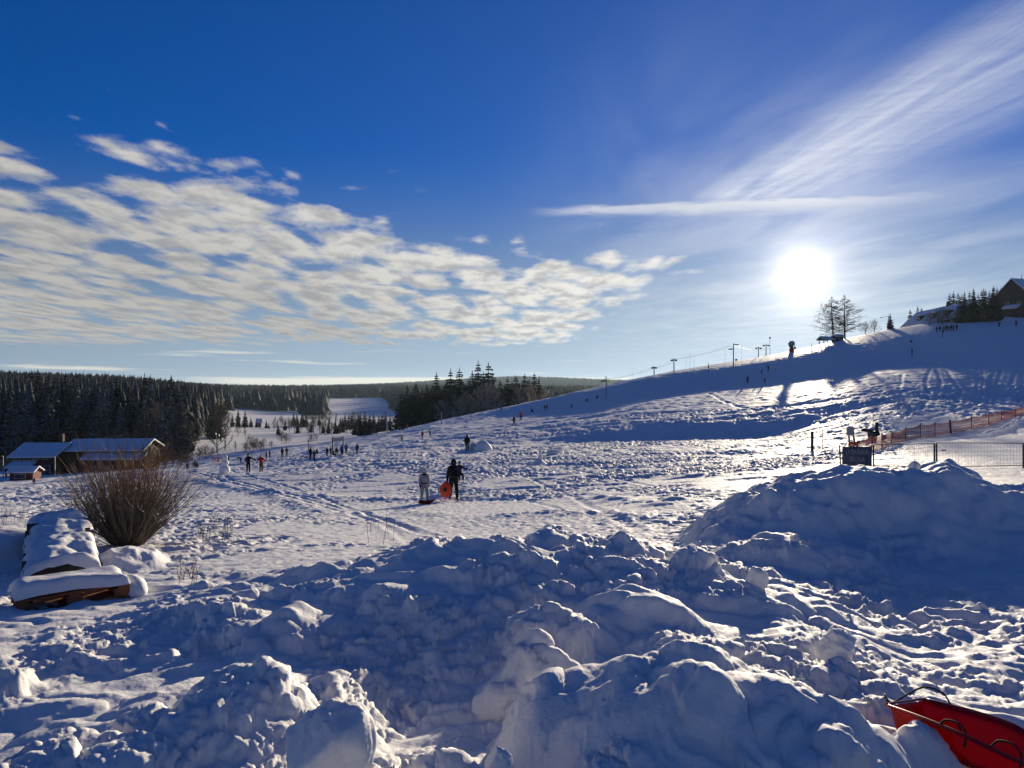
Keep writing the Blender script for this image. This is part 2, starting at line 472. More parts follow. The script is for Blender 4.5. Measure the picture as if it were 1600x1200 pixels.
def ground_detail(x, y):
    r = np.sqrt(x * x + y * y)
    px = np.where(y > 0.3, x / np.maximum(y, 0.3) * F + 800, np.where(x > 0, 4000, -3000))
    z = base_h(x, y)
    # big heap
    near = (r < 40) & (y > 0)
    zt, f = pile2(x[near], y[near])
    zb = z[near]
    w1, w2, _ = worley(x[near] * 1.1 + 0.35 * perlin(x[near] * 2, y[near] * 2, 8), y[near] * 1.1, 31)
    zb = zb + (zt - zb + 0.16 * (0.5 - w1)) * f + 0.05 * f * fbm(x[near] * 3, y[near] * 3, 61, 3)
    # shaped lumps
    xn = x[near]; yn = y[near]
    z[near] = zb
    for (pc, d, top, ra, rl, hard) in LUMPS:
        cx = px2x(pc, d); zt = -(top - 600) / F * d
        R = max(ra, rl) * 1.5
        m = (np.abs(x - cx) < R) & (np.abs(y - d) < R)
        if not m.any():
            continue
        xa = x[m]; ya = y[m]
        wob = 1 + 0.28 * fbm(xa * 1.3 / ra * 0.5, ya * 1.3 / ra * 0.5, int(pc) % 50, 3)
        q = (np.abs((xa - cx) / (ra * wob)) ** hard + np.abs((ya - d) / (rl * wob)) ** hard) ** (1 / hard)
        k = sstep(q, 1.45, 0.25)
        k = k * (0.93 + 0.07 * fbm(xa * 2.2 / ra, ya * 2.2 / ra, 7, 2))
        z[m] = np.maximum(z[m], z[m] * (1 - k) + zt * k)
    return z, px, r


TRACK_LINES = [
    ([(1526, 572), (1529, 596), (1522, 625), (1508, 652)], .45), ([(1533, 572), (1536, 598), (1530, 626), (1516, 650)], .45),
    ([(1558, 570), (1546, 600), (1541, 630), (1548, 645)], .5), ([(1566, 572), (1556, 604), (1552, 632)], .5),
    ([(1300, 588), (1303, 606), (1316, 626), (1345, 642)], .6), ([(1108, 614), (1130, 627), (1160, 637), (1185, 642)], .7), ([(1185, 642), (1225, 626), (1270, 616), (1330, 604)], .6),
    ([(1600, 582), (1520, 592), (1440, 606), (1370, 622)], .6), ([(1455, 574), (1446, 596), (1453, 622), (1440, 640)], .5), ([(1463, 574), (1470, 600), (1460, 628)], .5),
    ([(1380, 590), (1430, 600), (1480, 596), (1530, 606)], .6), ([(1390, 612), (1420, 632), (1470, 640)], .6), ([(1350, 600), (1400, 624), (1440, 648)], .5),
    ([(1600, 606), (1560, 618), (1500, 640), (1450, 655)], .6), ([(1410, 585), (1405, 610), (1425, 640), (1410, 655)], .5), ([(1590, 570), (1580, 600), (1590, 630)], .5),
    ([(1225, 604), (1212, 622), (1240, 640)], .5), ([(1150, 620), (1220, 612), (1300, 600)], .4), ([(1480, 580), (1500, 610), (1490, 645)], .5), ([(1370, 640), (1400, 628), (1450, 616), (1520, 618)], .5)]
TRACK_LINES += [([(300, 737), (400, 766), (500, 792), (600, 818), (650, 850)], .22), ([(318, 737), (420, 766), (522, 792), (622, 818), (672, 850)], .22),
                ([(340, 730), (460, 764), (560, 800), (680, 838)], .2), ([(760, 718), (900, 780), (1000, 830)], .22), 
                ([(560, 720), (640, 742), (760, 768), (900, 800)], .22), ([(880, 730), (1020, 760), (1120, 770)], .25),
                ([(430, 752), (600, 752), (800, 745), (1000, 745)], .3), ([(690, 700), (790, 712), (960, 716), (1150, 706)], .4)]
# low banks that throw long shadows toward the eye: (line, height, width)
BANK_LINES = [([(430, 770), (560, 783), (700, 779), (850, 776), (1050, 788)], .20, .9), ([(800, 806), (870, 800), (980, 806), (1040, 812)], .12, .6),
              ([(540, 806), (620, 800), (690, 806)], .12, .6), ([(820, 752), (960, 746), (1150, 742)], .2, 1.0), ([(320, 752), (420, 772), (500, 800)], .14, .6)]
_TRACKS = None


def track_depth(x, y):
    global _TRACKS
    if _TRACKS is None:
        _TRACKS = []
        for pts, w, bank in [(p_, w_, 0) for p_, w_ in TRACK_LINES] + [(p_, w_, h_) for p_, h_, w_ in BANK_LINES]:
            P = []
            for (a, b), (c, e) in zip(pts[:-1], pts[1:]):
                for q in range(5):
                    P.append((a + (c - a) * q / 5, b + (e - b) * q / 5))
            P.append(pts[-1])
            W = []
            for px_, py_ in P:
                ds = np.exp(np.linspace(math.log(11), math.log(300), 700))
                xx = px2x(px_, ds)
                zz, _, _ = ground_detail(xx, ds)
                hit = np.nonzero(zz >= -(py_ - 600) / F * ds)[0]
                if len(hit):
                    W.append((px2x(px_, ds[hit[0]]), ds[hit[0]]))
            _TRACKS.append((np.array(W), w, bank))
    out = np.zeros(len(x))
    for W, w, bank in _TRACKS:
        if len(W) < 2:
            continue
        lo = W.min(0) - 3; hi = W.max(0) + 3
        k = np.nonzero((x > lo[0]) & (x < hi[0]) & (y > lo[1]) & (y < hi[1]))[0]
        if not len(k):
            continue
        best = np.full(len(k), 99.0)
        for a, b in zip(W[:-1], W[1:]):
            ab = b - a
            t = np.clip(((x[k] - a[0]) * ab[0] + (y[k] - a[1]) * ab[1]) / max(1e-9, ab @ ab), 0, 1)
            best = np.minimum(best, np.hypot(x[k] - a[0] - t * ab[0], y[k] - a[1] - t * ab[1]))
        if bank:
            out[k] += bank * np.exp(-(best / w) ** 2) * (.6 + .5 * fbm(x[k] * .8, y[k] * .8, 66, 2))
            continue
        w2 = w * .62
        dk = np.clip(np.hypot(x[k], y[k]) / 90.0, .30, 1.0)
        out[k] += dk * -0.085 * np.exp(-(best / w2) ** 2) + dk * 0.035 * np.exp(-((best - 1.7 * w2) / (w2 * .7)) ** 2)
    return out


def ground_fine(x, y, z, px, r):
    d = y
    # crisp clods of the near heap
    wp = sstep(r, 10.5, 8.0) * (0.45 + 0.55 * sstep(px, 150, 480)) * sstep(px - np.interp(r, [2, 5, 8, 10], [1480, 1420, 1240, 1150]), 60, -60)
    wp = wp * np.where(y > 0.3, 1, 0)
    m = wp > 0.01
    if m.any():
        xa, ya = x[m], y[m]
        # furrows run down to the right
        wx = xa + 0.30 * fbm(xa * 1.2, ya * 1.2, 3, 3); wy = ya + 0.30 * fbm(xa * 1.2 + 9, ya * 1.2, 4, 3)
        a = 0.55
        ux = math.cos(a) * wx - math.sin(a) * wy; uy = math.sin(a) * wx + math.cos(a) * wy
        f1, f2, c1 = worley(ux * 1.5, uy * 2.5, 11)
        g1, g2, c2 = worley(wx * 4.4, wy * 4.4, 12)
        h1, h2, c3 = worley(wx * 11, wy * 11, 13)
        bil = np.abs(fbm(wx * 2.6, wy * 2.6, 21, 4, 0.55))
        smooth = sstep(fbm(xa * 0.55, ya * 0.55, 77, 2), -0.25, 0.35)
        lump = 0.17 * (c1 * 0.9 + 0.35) * (0.62 - f1) + 0.035 * (0.25 + smooth) * (c2 + 0.2) * (0.62 - g1) + 0.03 * (bil - 0.3) * smooth
        z[m] += wp[m] * lump
    # trodden snow: pits with soft rims
    tread = sstep(r, 4.5, 7.5) * sstep(r, 330, 120) * np.where(y > 0, 1, 0) * (1 - wp)
    path = np.exp(-((px - np.interp(r, [8, 14, 20, 28, 40, 70, 100], [1020, 930, 800, 640, 420, 330, 300])) / np.interp(r, [8, 20, 40, 100], [150, 210, 190, 70])) ** 2)
    soft = sstep(px, 330, 120) * sstep(r, 60, 12)
    open_r = sstep(px, 1380, 1460) * sstep(r, 17, 22) * sstep(r, 118, 90)
    amt = tread * (1 - 0.86 * path) * (1 - 0.82 * open_r)
    m = (amt > 0.01) & (r < 135)
    if m.any():
        xa, ya = x[m], y[m]
        wx = xa + 0.22 * fbm(xa * 1.5, ya * 1.5, 51, 2); wy = ya + 0.22 * fbm(xa * 1.5, ya * 1.5, 52, 2)
        patch = np.clip(sstep(fbm(xa * 0.20, ya * 0.13, 53, 3), -0.30, 0.30) * 0.8 + 0.5 * sstep(fbm(xa * 0.05, ya * 0.04, 63, 2), -.2, .4) - 0.12, 0, 1.2)
        f1, f2, c = worley(wx * 1.9, wy * 1.9, 54)
        g1, g2, c2 = worley(wx * 3.4, wy * 3.4, 55)
        pit = -0.085 * (c > 0.35) * (c + 0.2) * sstep(f1, 0.50, 0.14) + 0.03 * sstep(f2 - f1, 0.25, 0.0)
        pit2 = -0.05 * (c2 > 0.4) * sstep(g1, 0.48, 0.15) + 0.02 * sstep(g2 - g1, 0.2, 0.0)
        k = amt[m] * (0.12 + 0.95 * patch) * (1 - 0.5 * soft[m])
        z[m] -= 0.10 * sstep(r[m], 14, 40) * amt[m] * sstep(fbm(xa * 0.16, ya * 0.30, 64, 3), 0.05, 0.55)
        z[m] += k * (1 + 0.9 * sstep(r[m], 18, 50)) * (pit + pit2 * (1 - 0.5 * soft[m]) + 0.03 * fbm(xa * 2.2, ya * 2.2, 56, 3))
    # finely scuffed paths
    m = (tread > 0.01) & (r < 80)
    if m.any():
        xa, ya = x[m], y[m]
        z[m] += tread[m] * (0.008 + 0.014 * path[m]) * fbm(xa * 5.5, ya * 5.5, 57, 3)
    # coarser waves farther out
    m = (r > 35) & (r < 330) & (y > 0)
    if m.any():
        xa, ya = x[m], y[m]
        w = sstep(r[m], 35, 80) * sstep(r[m], 330, 200) * (1 - 0.75 * open_r[m])
        z[m] += w * (0.10 * fbm(xa * 0.55, ya * 0.55, 58, 3) + (0.20 - 0.15 * sstep(r[m], 110, 150) * sstep(px[m], 900, 1150)) * fbm(xa * 0.10, ya * 0.16, 59, 3))
    # right-hand lane in front: ploughed streaks running down to the right
    lane = sstep(px - np.interp(r, [2, 5, 8, 10], [1440, 1380, 1200, 1080]), -40, 80) * sstep(r, 12, 9) * sstep(r, 2.0, 3.0) * np.where(y > 0.3, 1, 0)
    m = lane > 0.01
    if m.any():
        xa, ya = x[m], y[m]
        a = 0.62
        ux = math.cos(a) * xa - math.sin(a) * ya; uy = math.sin(a) * xa + math.cos(a) * ya
        f1, f2, c = worley(ux * 2.4 + 0.3 * perlin(ux * 2, uy * 2, 3), uy * 6.5, 71)
        g1, g2, c2 = worley(xa * 7.5, ya * 7.5, 72)
        z[m] += lane[m] * (0.030 * c * (0.5 - f1) + 0.016 * c2 * (0.5 - g1) + 0.03 * fbm(ux * 1.5, uy * 4.5, 73, 3))
    # ski and sled tracks cut into the slope
    m = (r > 12) & (r < 245) & (px > 230) & (px < 1640) & (y > 0)
    if m.any():
        z[m] += track_depth(x[m], y[m])
    # far hills
    m = r > 380
    if m.any():
        xa, ya = x[m], y[m]
        w = sstep(r[m], 380, 900)
        z[m] += w * 3.0 * fbm(xa / 240, ya / 240, 81, 3)
    return z


def H(x, y):
    x = np.atleast_1d(np.asarray(x, float)); y = np.atleast_1d(np.asarray(y, float))
    z, px, r = ground_detail(x, y)
    return ground_fine(x, y, z, px, r)


def spot(px, d):
    """a place on the ground at bearing px and distance d"""
    x = px2x(px, d)
    return Vector((x, d, float(H(x, d)[0])))


def seek(px, y, dmin=2.0, dmax=330.0):
    """where the sight line through (px, y) first meets the ground"""
    ds = np.exp(np.linspace(math.log(dmin), math.log(dmax), 1500))
    x = px2x(px, ds)
    zz, _, _ = ground_detail(x, ds)
    line = -(y - 600) / F * ds
    hit = np.nonzero(zz >= line)[0]
    d = ds[hit[0]] if len(hit) else dmax
    return spot(px, d)


# ------------------------------------------------------------------ materials
MATS = {}


def new_mat(name):
    m = bpy.data.materials.new(name)
    m.use_nodes = True
    m.node_tree.nodes.clear()
    N = NT(m.node_tree)
    out = N.n('ShaderNodeOutputMaterial')
    return m, N, out


def snow_material(name='snow', bump=True, forest=False):
    m, N, out = new_mat(name)
    geo = N.n('ShaderNodeNewGeometry')
    pos = geo.outputs['Position']
    p = N.n('ShaderNodeBsdfPrincipled')
    n1 = N.noise(pos, 0.7, 3, 0.5)
    colr = N.mix(N.ss(n1, 0.3, 0.7), (0.90, 0.875, 0.845), (0.85, 0.83, 0.81))
    if forest:
        at = N.n('ShaderNodeAttribute', attribute_name='wood')
        colr = N.mix(at.outputs['Fac'], colr, (0.025, 0.032, 0.03))
    N.put(p.inputs['Base Color'], colr)
    p.inputs['Roughness'].default_value = 0.68
    p.inputs['Specular IOR Level'].default_value = 0.22
    if bump:
        cd = N.n('ShaderNodeCameraData')
        f1 = N.noise(pos, 46.0, 6, 0.72)
        f2 = N.noise(pos, 9.0, 3, 0.6)
        f3 = N.noise(pos, 1.6, 3, 0.6)
        hgt = N.m('ADD', N.m('MULTIPLY', f1, 0.013), N.m('ADD', N.m('MULTIPLY', f2, 0.022), N.m('MULTIPLY', f3, 0.06)))
        b = N.n('ShaderNodeBump')
        b.inputs['Strength'].default_value = 0.55
        b.inputs['Distance'].default_value = 1.0
        N.put(b.inputs['Height'], hgt)
        N.put(p.inputs['Normal'], b.outputs[0])
    # light passes through thin edges
    tr = N.n('ShaderNodeBsdfTranslucent')
    N.put(tr.inputs['Color'], (0.75, 0.78, 0.82))
    mx = N.n('ShaderNodeMixShader')
    mx.inputs[0].default_value = 0.11
    N.t.links.new(p.outputs[0], mx.inputs[1])
    N.t.links.new(tr.outputs[0], mx.inputs[2])
    N.t.links.new(mx.outputs[0], out.inputs[0])
    return m


def simple_mat(name, color, rough=0.7, metal=0.0, vary=0.25, scale=6.0, bump=0.0, spec=0.4, trans=0.0, alpha=None):
    if name in MATS:
        return MATS[name]
    m, N, out = new_mat(name)
    p = N.n('ShaderNodeBsdfPrincipled')
    tc = N.n('ShaderNodeTexCoord')
    nn = N.noise(tc.outputs['Object'], scale, 4, 0.6)
    dark = tuple(c * (1 - vary) for c in color)
    lite = tuple(min(1, c * (1 + vary)) for c in color)
    N.put(p.inputs['Base Color'], N.mix(N.ss(nn, 0.3, 0.7), dark, lite))
    p.inputs['Roughness'].default_value = rough
    p.inputs['Metallic'].default_value = metal
    p.inputs['Specular IOR Level'].default_value = spec
    if bump:
        b = N.n('ShaderNodeBump')
        b.inputs['Distance'].default_value = bump
        b.inputs['Strength'].default_value = 0.6
        N.put(b.inputs['Height'], nn)
        N.put(p.inputs['Normal'], b.outputs[0])
    if trans:
        tr = N.n('ShaderNodeBsdfTranslucent')
        N.put(tr.inputs['Color'], lite)
        mx = N.n('ShaderNodeMixShader')
        mx.inputs[0].default_value = trans
        N.t.links.new(p.outputs[0], mx.inputs[1])
        N.t.links.new(tr.outputs[0], mx.inputs[2])
        N.t.links.new(mx.outputs[0], out.inputs[0])
    else:
        N.t.links.new(p.outputs[0], out.inputs[0])
    MATS[name] = m
    return m


SNOW = snow_material('snow', True, False)
SNOW_GROUND = snow_material('snow_ground', True, True)


# ------------------------------------------------------------------ the snow-covered ground
def build_ground():
    lim = math.radians(37.5)
    th = np.concatenate([np.linspace(-math.pi, -lim, 90)[:-1], np.linspace(-lim, lim, 790), np.linspace(lim, math.pi, 90)[1:]])
    segs = [(0.9, 12, 0.0056), (12, 70, 0.0052), (70, 250, 0.0068), (250, 9500, 0.035)]
    rr = []
    for a, b, s in segs:
        n = int(round(math.log(b / a) / s))
        rr += list(np.exp(np.linspace(math.log(a), math.log(b), n, endpoint=False)))
    rr.append(9500.0)
    rr = np.array(rr)
    T, R = np.meshgrid(th, rr, indexing='ij')
    X = (np.sin(T) * R).ravel(); Yy = (np.cos(T) * R).ravel()
    Z = np.empty_like(X)
    step = 200000
    for i in range(0, len(X), step):
        Z[i:i + step] = H(X[i:i + step], Yy[i:i + step])
    nt, nr = T.shape
    # near the eye the snow is broken into clods: push the surface along its normal
    jmax = int(np.searchsorted(rr, 12.5)); i0 = int(np.searchsorted(th, -lim)) - 2; i1 = int(np.searchsorted(th, lim)) + 3
    XX, YY, ZZ = (a_.reshape(nt, nr) for a_ in (X, Yy, Z))
    S = (slice(i0, i1), slice(0, jmax))
    P3 = np.stack([XX[S], YY[S], ZZ[S]], -1)
    Nn = np.cross(np.gradient(P3, axis=0), np.gradient(P3, axis=1))
    Nn /= np.maximum(np.linalg.norm(Nn, axis=-1, keepdims=True), 1e-12)
    Nn *= np.sign(Nn[..., 2:3] + 1e-9)
    for ax_ in (0, 1):
        Nn = (np.roll(Nn, 1, ax_) + 2 * Nn + np.roll(Nn, -1, ax_)) / 4
    shp = P3.shape[:2]
    a_, b_, c_ = P3[..., 0].ravel(), P3[..., 1].ravel(), P3[..., 2].ravel()
    rn = np.hypot(a_, b_); pxn = a_ / np.maximum(b_, .3) * F + 800
    heap = sstep(rn, 11.8, 9.0) * (0.72 + 0.28 * sstep(pxn, 120, 420))
    lane_ = sstep(pxn - np.interp(rn, [2, 5, 8, 10], [1440, 1380, 1200, 1080]), -40, 80)
    heap *= 1 - 0.45 * lane_
    crumb = sstep(perlin3(a_ * 1.3, b_ * 1.3, c_ * 1.3, 5) + .6 * perlin3(a_ * 2.9, b_ * 2.9, c_ * 2.9, 6) + .25 * sstep(pxn, 900, 1150), -0.35, 0.45)
    wx = a_ + .06 * perlin3(a_ * 7, b_ * 7, c_ * 7, 21); wy = b_ + .06 * perlin3(a_ * 7, b_ * 7, c_ * 7, 22); wz = c_ + .06 * perlin3(a_ * 7, b_ * 7, c_ * 7, 23)
    f1, f2, c1 = worley3(wx * 4.6, wy * 4.6, wz * 4.6, 31)
    disp = .055 * (.25 + .75 * crumb) * (.15 + c1) * (.62 - f1) + .055 * crumb * (c1 - .35) * sstep(f2 - f1, .02, .16)
    f1, f2, c1 = worley3(wx * 11, wy * 11, wz * 11, 32)
    disp += .026 * (.12 + .88 * crumb) * (.1 + c1) * (.62 - f1) + .030 * (.1 + .9 * crumb) * (c1 - .4) * sstep(f2 - f1, .02, .18)
    f1, f2, c1 = worley3(wx * 26, wy * 26, wz * 26, 33)
    disp += .014 * (.2 + .8 * crumb) * (.1 + c1) * (.62 - f1) + .014 * (.1 + .9 * crumb) * (c1 - .4) * sstep(f2 - f1, .02, .2)
    disp += .008 * perlin3(a_ * 48, b_ * 45, c_ * 45, 34) * (.3 + .7 * crumb)
    disp += .03 * perlin3(a_ * 3.1, b_ * 3.1, c_ * 3.1, 35)
    P3 = P3 + Nn * (disp * heap).reshape(shp)[..., None]
    XX[S], YY[S], ZZ[S] = P3[..., 0], P3[..., 1], P3[..., 2]
    X, Yy, Z = XX.ravel(), YY.ravel(), ZZ.ravel()
    idx = np.arange(nt * nr).reshape(nt, nr)
    q = np.stack([idx[:-1, :-1], idx[1:, :-1], idx[1:, 1:], idx[:-1, 1:]], -1).reshape(-1, 4)
    q = q[:, ::-1]
    # close the ring right under the camera
    verts = np.stack([X, Yy, Z], 1)
    verts = np.vstack([verts, [[0, 0, -1.62]]])
    c = len(verts) - 1
    fan = np.stack([np.full(nt - 1, c), idx[1:, 0], idx[:-1, 0]], 1)
    me = bpy.data.meshes.new('snow_ground')
    me.vertices.add(len(verts))
    me.vertices.foreach_set('co', verts.astype(np.float32).ravel())
    nl = q.size + fan.size
    me.loops.add(nl)
    me.loops.foreach_set('vertex_index', np.concatenate([q.ravel(), fan.ravel()]).astype(np.int32))
    me.polygons.add(len(q) + len(fan))
    ls = np.concatenate([np.arange(len(q)) * 4, q.size + np.arange(len(fan)) * 3])
    me.polygons.foreach_set('loop_start', ls.astype(np.int32))
    me.polygons.foreach_set('use_smooth', np.ones(len(ls), bool))
    me.update(calc_edges=True)
    me.validate()
    # woods on the far hills (the ground under them is dark)
    wood = np.append(wood_mask(X, Yy), 0.0)
    at = me.attributes.new('wood', 'FLOAT', 'POINT')
    at.data.foreach_set('value', wood.astype(np.float32))
    me.materials.append(SNOW_GROUND)
    o = bpy.data.objects.new('snow_ground', me)
    o['kind'] = 'structure'
    o['label'] = 'trampled snow slope falling from a ploughed heap into the valley'
    COL.objects.link(o)
    print('ground', len(q))
    return o


def wood_mask(x, y):
    """1 where the far hills carry forest"""
    r = np.sqrt(x * x + y * y)
    px = np.where(y > 0.3, x / np.maximum(y, 0.3) * F + 800, np.where(x > 0, 4000, -3000))
    e = 60 * fbm(x / 90.0, y / 90.0, 91, 2)
    edge = np.interp(r, [200, 260, 400, 520, 800, 1100], [300, 285, 318, 345, 362, 420])
    left = sstep(r, 212, 222) * sstep(px + 0.25 * e, edge + 8, edge - 8)
    near_edge = np.interp(px, [340, 465, 478, 508, 516, 600, 612, 660], [815, 800, 585, 600, 1330, 1330, 820, 700])
    far = sstep(r + e * 0.5 - near_edge, 0, 25)
    far = far * np.where(px < 1500, 1, 0.0)
    # the second clearing, in shade
    clear = sstep(px, 505, 515) * sstep(px, 598, 590) * sstep(r, 820, 840) * sstep(r + (px - 500) * 1.2, 1330, 1240)
    return np.clip(left + far * (1 - clear), 0, 1)


ground = build_ground()


# ------------------------------------------------------------------ mesh building
class MB:
    def __init__(self):
        self.v = []; self.f = []; self.mi = []

    def add(self, verts, faces, mi=0):
        o = len(self.v)
        self.v += [tuple(p) for p in verts]
        self.f += [tuple(i + o for i in f) for f in faces]
        self.mi += [mi] * len(faces)

    def box(self, c, size, rot=None, mi=0, taper=1.0, bevel=0.0):
        hx, hy, hz = size[0] / 2, size[1] / 2, size[2] / 2
        if bevel:
            bm = bmesh.new()
            bmesh.ops.create_cube(bm, size=1)
            for vv in bm.verts:
                vv.co = Vector((vv.co.x * size[0], vv.co.y * size[1], vv.co.z * size[2]))
            bmesh.ops.bevel(bm, geom=bm.edges[:], offset=bevel, segments=1, affect='EDGES')
            P = [vv.co.copy() for vv in bm.verts]
            bm.verts.index_update()
            fs = [[vv.index for vv in ff.verts] for ff in bm.faces]
            bm.free()
        else:
            P = [Vector((sx * hx * (taper if sz > 0 else 1), sy * hy * (taper if sz > 0 else 1), sz * hz)) for sx in (-1, 1) for sy in (-1, 1) for sz in (-1, 1)]
            fs = [(0, 1, 3, 2), (4, 6, 7, 5), (0, 4, 5, 1), (2, 3, 7, 6), (0, 2, 6, 4), (1, 5, 7, 3)]
        R = rot.to_matrix() if isinstance(rot, Euler) else rot
        if R is not None:
            P = [R @ p for p in P]
        c = Vector(c)
        self.add([c + p for p in P], fs, mi)

    def tube(self, pts, radii, seg=6, mi=0, cap=True):
        pts = [Vector(p) for p in pts]
        if not isinstance(radii, (list, tuple)):
            radii = [radii] * len(pts)
        ring = []
        up = None
        verts = []; faces = []
        for i, p in enumerate(pts):
            t = (pts[min(i + 1, len(pts) - 1)] - pts[max(i - 1, 0)])
            if t.length < 1e-9:
                t = Vector((0, 0, 1))
            t.normalize()
            if up is None:
                a = Vector((1, 0, 0)) if abs(t.x) < 0.8 else Vector((0, 1, 0))
                up = t.cross(a).normalized()
            else:
                up = (up - t * up.dot(t))
                up = up.normalized() if up.length > 1e-6 else t.orthogonal().normalized()
            w = t.cross(up)
            for k in range(seg):
                a = 2 * math.pi * k / seg
                verts.append(p + (up * math.cos(a) + w * math.sin(a)) * radii[i])
        for i in range(len(pts) - 1):
            for k in range(seg):
                a = i * seg + k; b = i * seg + (k + 1) % seg
                faces.append((a, b, b + seg, a + seg))
        if cap:
            faces.append(tuple(range(seg))[::-1])
            faces.append(tuple(range((len(pts) - 1) * seg, len(pts) * seg)))
        self.add(verts, faces, mi)

    def ell(self, c, rad, rot=None, nu=12, nv=8, mi=0, wob=0.0, seed=0):
        rnd = random.Random(seed)
        c = Vector(c)
        R = rot.to_matrix() if isinstance(rot, Euler) else rot
        verts = []; faces = []
        for j in range(nv + 1):
            ph = math.pi * j / nv
            for i in range(nu):
                th = 2 * math.pi * i / nu
                k = 1 + (rnd.uniform(-wob, wob) if 0 < j < nv else 0)
                p = Vector((math.sin(ph) * math.cos(th) * rad[0] * k, math.sin(ph) * math.sin(th) * rad[1] * k, math.cos(ph) * rad[2] * k))
                if R is not None:
                    p = R @ p
                verts.append(c + p)
        for j in range(nv):
            for i in range(nu):
                a = j * nu + i; b = j * nu + (i + 1) % nu
                faces.append((a, a + nu, b + nu, b))
        self.add(verts, faces, mi)

    def lathe(self, prof, c=(0, 0, 0), rot=None, seg=16, mi=0):
        """profile of (radius, height) turned about the local z axis"""
        c = Vector(c)
        R = rot.to_matrix() if isinstance(rot, Euler) else rot
        verts = []; faces = []
        for (r, h) in prof:
            for k in range(seg):
                a = 2 * math.pi * k / seg
                p = Vector((r * math.cos(a), r * math.sin(a), h))
                if R is not None:
                    p = R @ p
                verts.append(c + p)
        for i in range(len(prof) - 1):
            for k in range(seg):
                a = i * seg + k; b = i * seg + (k + 1) % seg
                faces.append((a, b, b + seg, a + seg))
        faces.append(tuple(range(seg))[::-1])
        faces.append(tuple(range((len(prof) - 1) * seg, len(prof) * seg)))
        self.add(verts, faces, mi)

    def mesh(self, name, mats, smooth=False):
        me = bpy.data.meshes.new(name)
        me.from_pydata([tuple(p) for p in self.v], [], self.f)
        if not isinstance(mats, (list, tuple)):
            mats = [mats]
        for m in mats:
            me.materials.append(m)
        if len(mats) > 1:
            me.polygons.foreach_set('material_index', np.array(self.mi, np.int32))
        if smooth:
            me.polygons.foreach_set('use_smooth', np.ones(len(self.f), bool))
        me.update()
        return me

    def build(self, name, mats, parent=None, smooth=False):
        return link(name, self.mesh(name, mats, smooth), parent)


def link(name, me, parent=None):
    o = bpy.data.objects.new(name, me)
    COL.objects.link(o)
    if parent is not None:
        o.parent = parent
    return o


def tag(o, label, cat, group=None):
    o['label'] = label
    o['category'] = cat
    if group:
        o['group'] = group
    return o


def thing(name, label, cat, loc=(0, 0, 0), rz=0.0, group=None):
    o = bpy.data.objects.new(name, None)
    o.empty_display_size = 0.2
    COL.objects.link(o)
    o.location = loc
    o.rotation_euler = (0, 0, rz)
    return tag(o, label, cat, group)


def dup(root, loc, rz=0.0, scale=None, label=None, group=None):
    r = root.copy()
    COL.objects.link(r)
    r.location = loc
    r.rotation_euler = (0, 0, rz)
    if scale is not None:
        r.scale = scale if isinstance(scale, (tuple, list)) else (scale,) * 3
    if label:
        r['label'] = label
    if group:
        r['group'] = group
    for ch in list(root.children):
        c = ch.copy(); COL.objects.link(c); c.parent = r
        for g in list(ch.children):
            d = g.copy(); COL.objects.link(d); d.parent = c
    return r


def aim(x, y):
    """turn about z that makes a thing face the eye (its front is -Y)"""
    return math.atan2(-x, y) * 1.0


# ------------------------------------------------------------------ trees
def frost_mat(name, color, frost, cover, rough=0.9, scale=1.3):
    m, N, out = new_mat(name)
    p = N.n('ShaderNodeBsdfPrincipled')
    geo = N.n('ShaderNodeNewGeometry')
    oi = N.n('ShaderNodeObjectInfo')
    n = N.noise(geo.outputs['Position'], scale, 4, 0.65)
    n2 = N.noise(geo.outputs['Position'], 0.25, 3, 0.5)
    dark = N.mix(N.ss(n2, 0.3, 0.7), color, tuple(c * 1.7 for c in color))
    f = N.ss(n, 1 - cover - 0.12, 1 - cover + 0.16)
    N.put(p.inputs['Base Color'], N.mix(f, dark, frost))
    p.inputs['Roughness'].default_value = rough
    p.inputs['Specular IOR Level'].default_value = 0.1
    N.t.links.new(p.outputs[0], out.inputs[0])
    return m


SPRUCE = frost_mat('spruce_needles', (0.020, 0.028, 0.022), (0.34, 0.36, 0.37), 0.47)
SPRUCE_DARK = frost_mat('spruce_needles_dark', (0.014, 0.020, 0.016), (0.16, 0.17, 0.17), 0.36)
FAR_WOOD = frost_mat('far_wood', (0.024, 0.030, 0.028), (0.17, 0.18, 0.18), 0.45, scale=1.1)
BARK = simple_mat('bark', (0.055, 0.045, 0.038), 0.9, vary=0.4, scale=3)
TWIG_BROWN = frost_mat('twigs_brown', (0.085, 0.060, 0.042), (0.22, 0.19, 0.16), 0.36)
TWIG_FROST = frost_mat('twigs_frosted', (0.10, 0.075, 0.05), (0.42, 0.36, 0.29), 0.55)


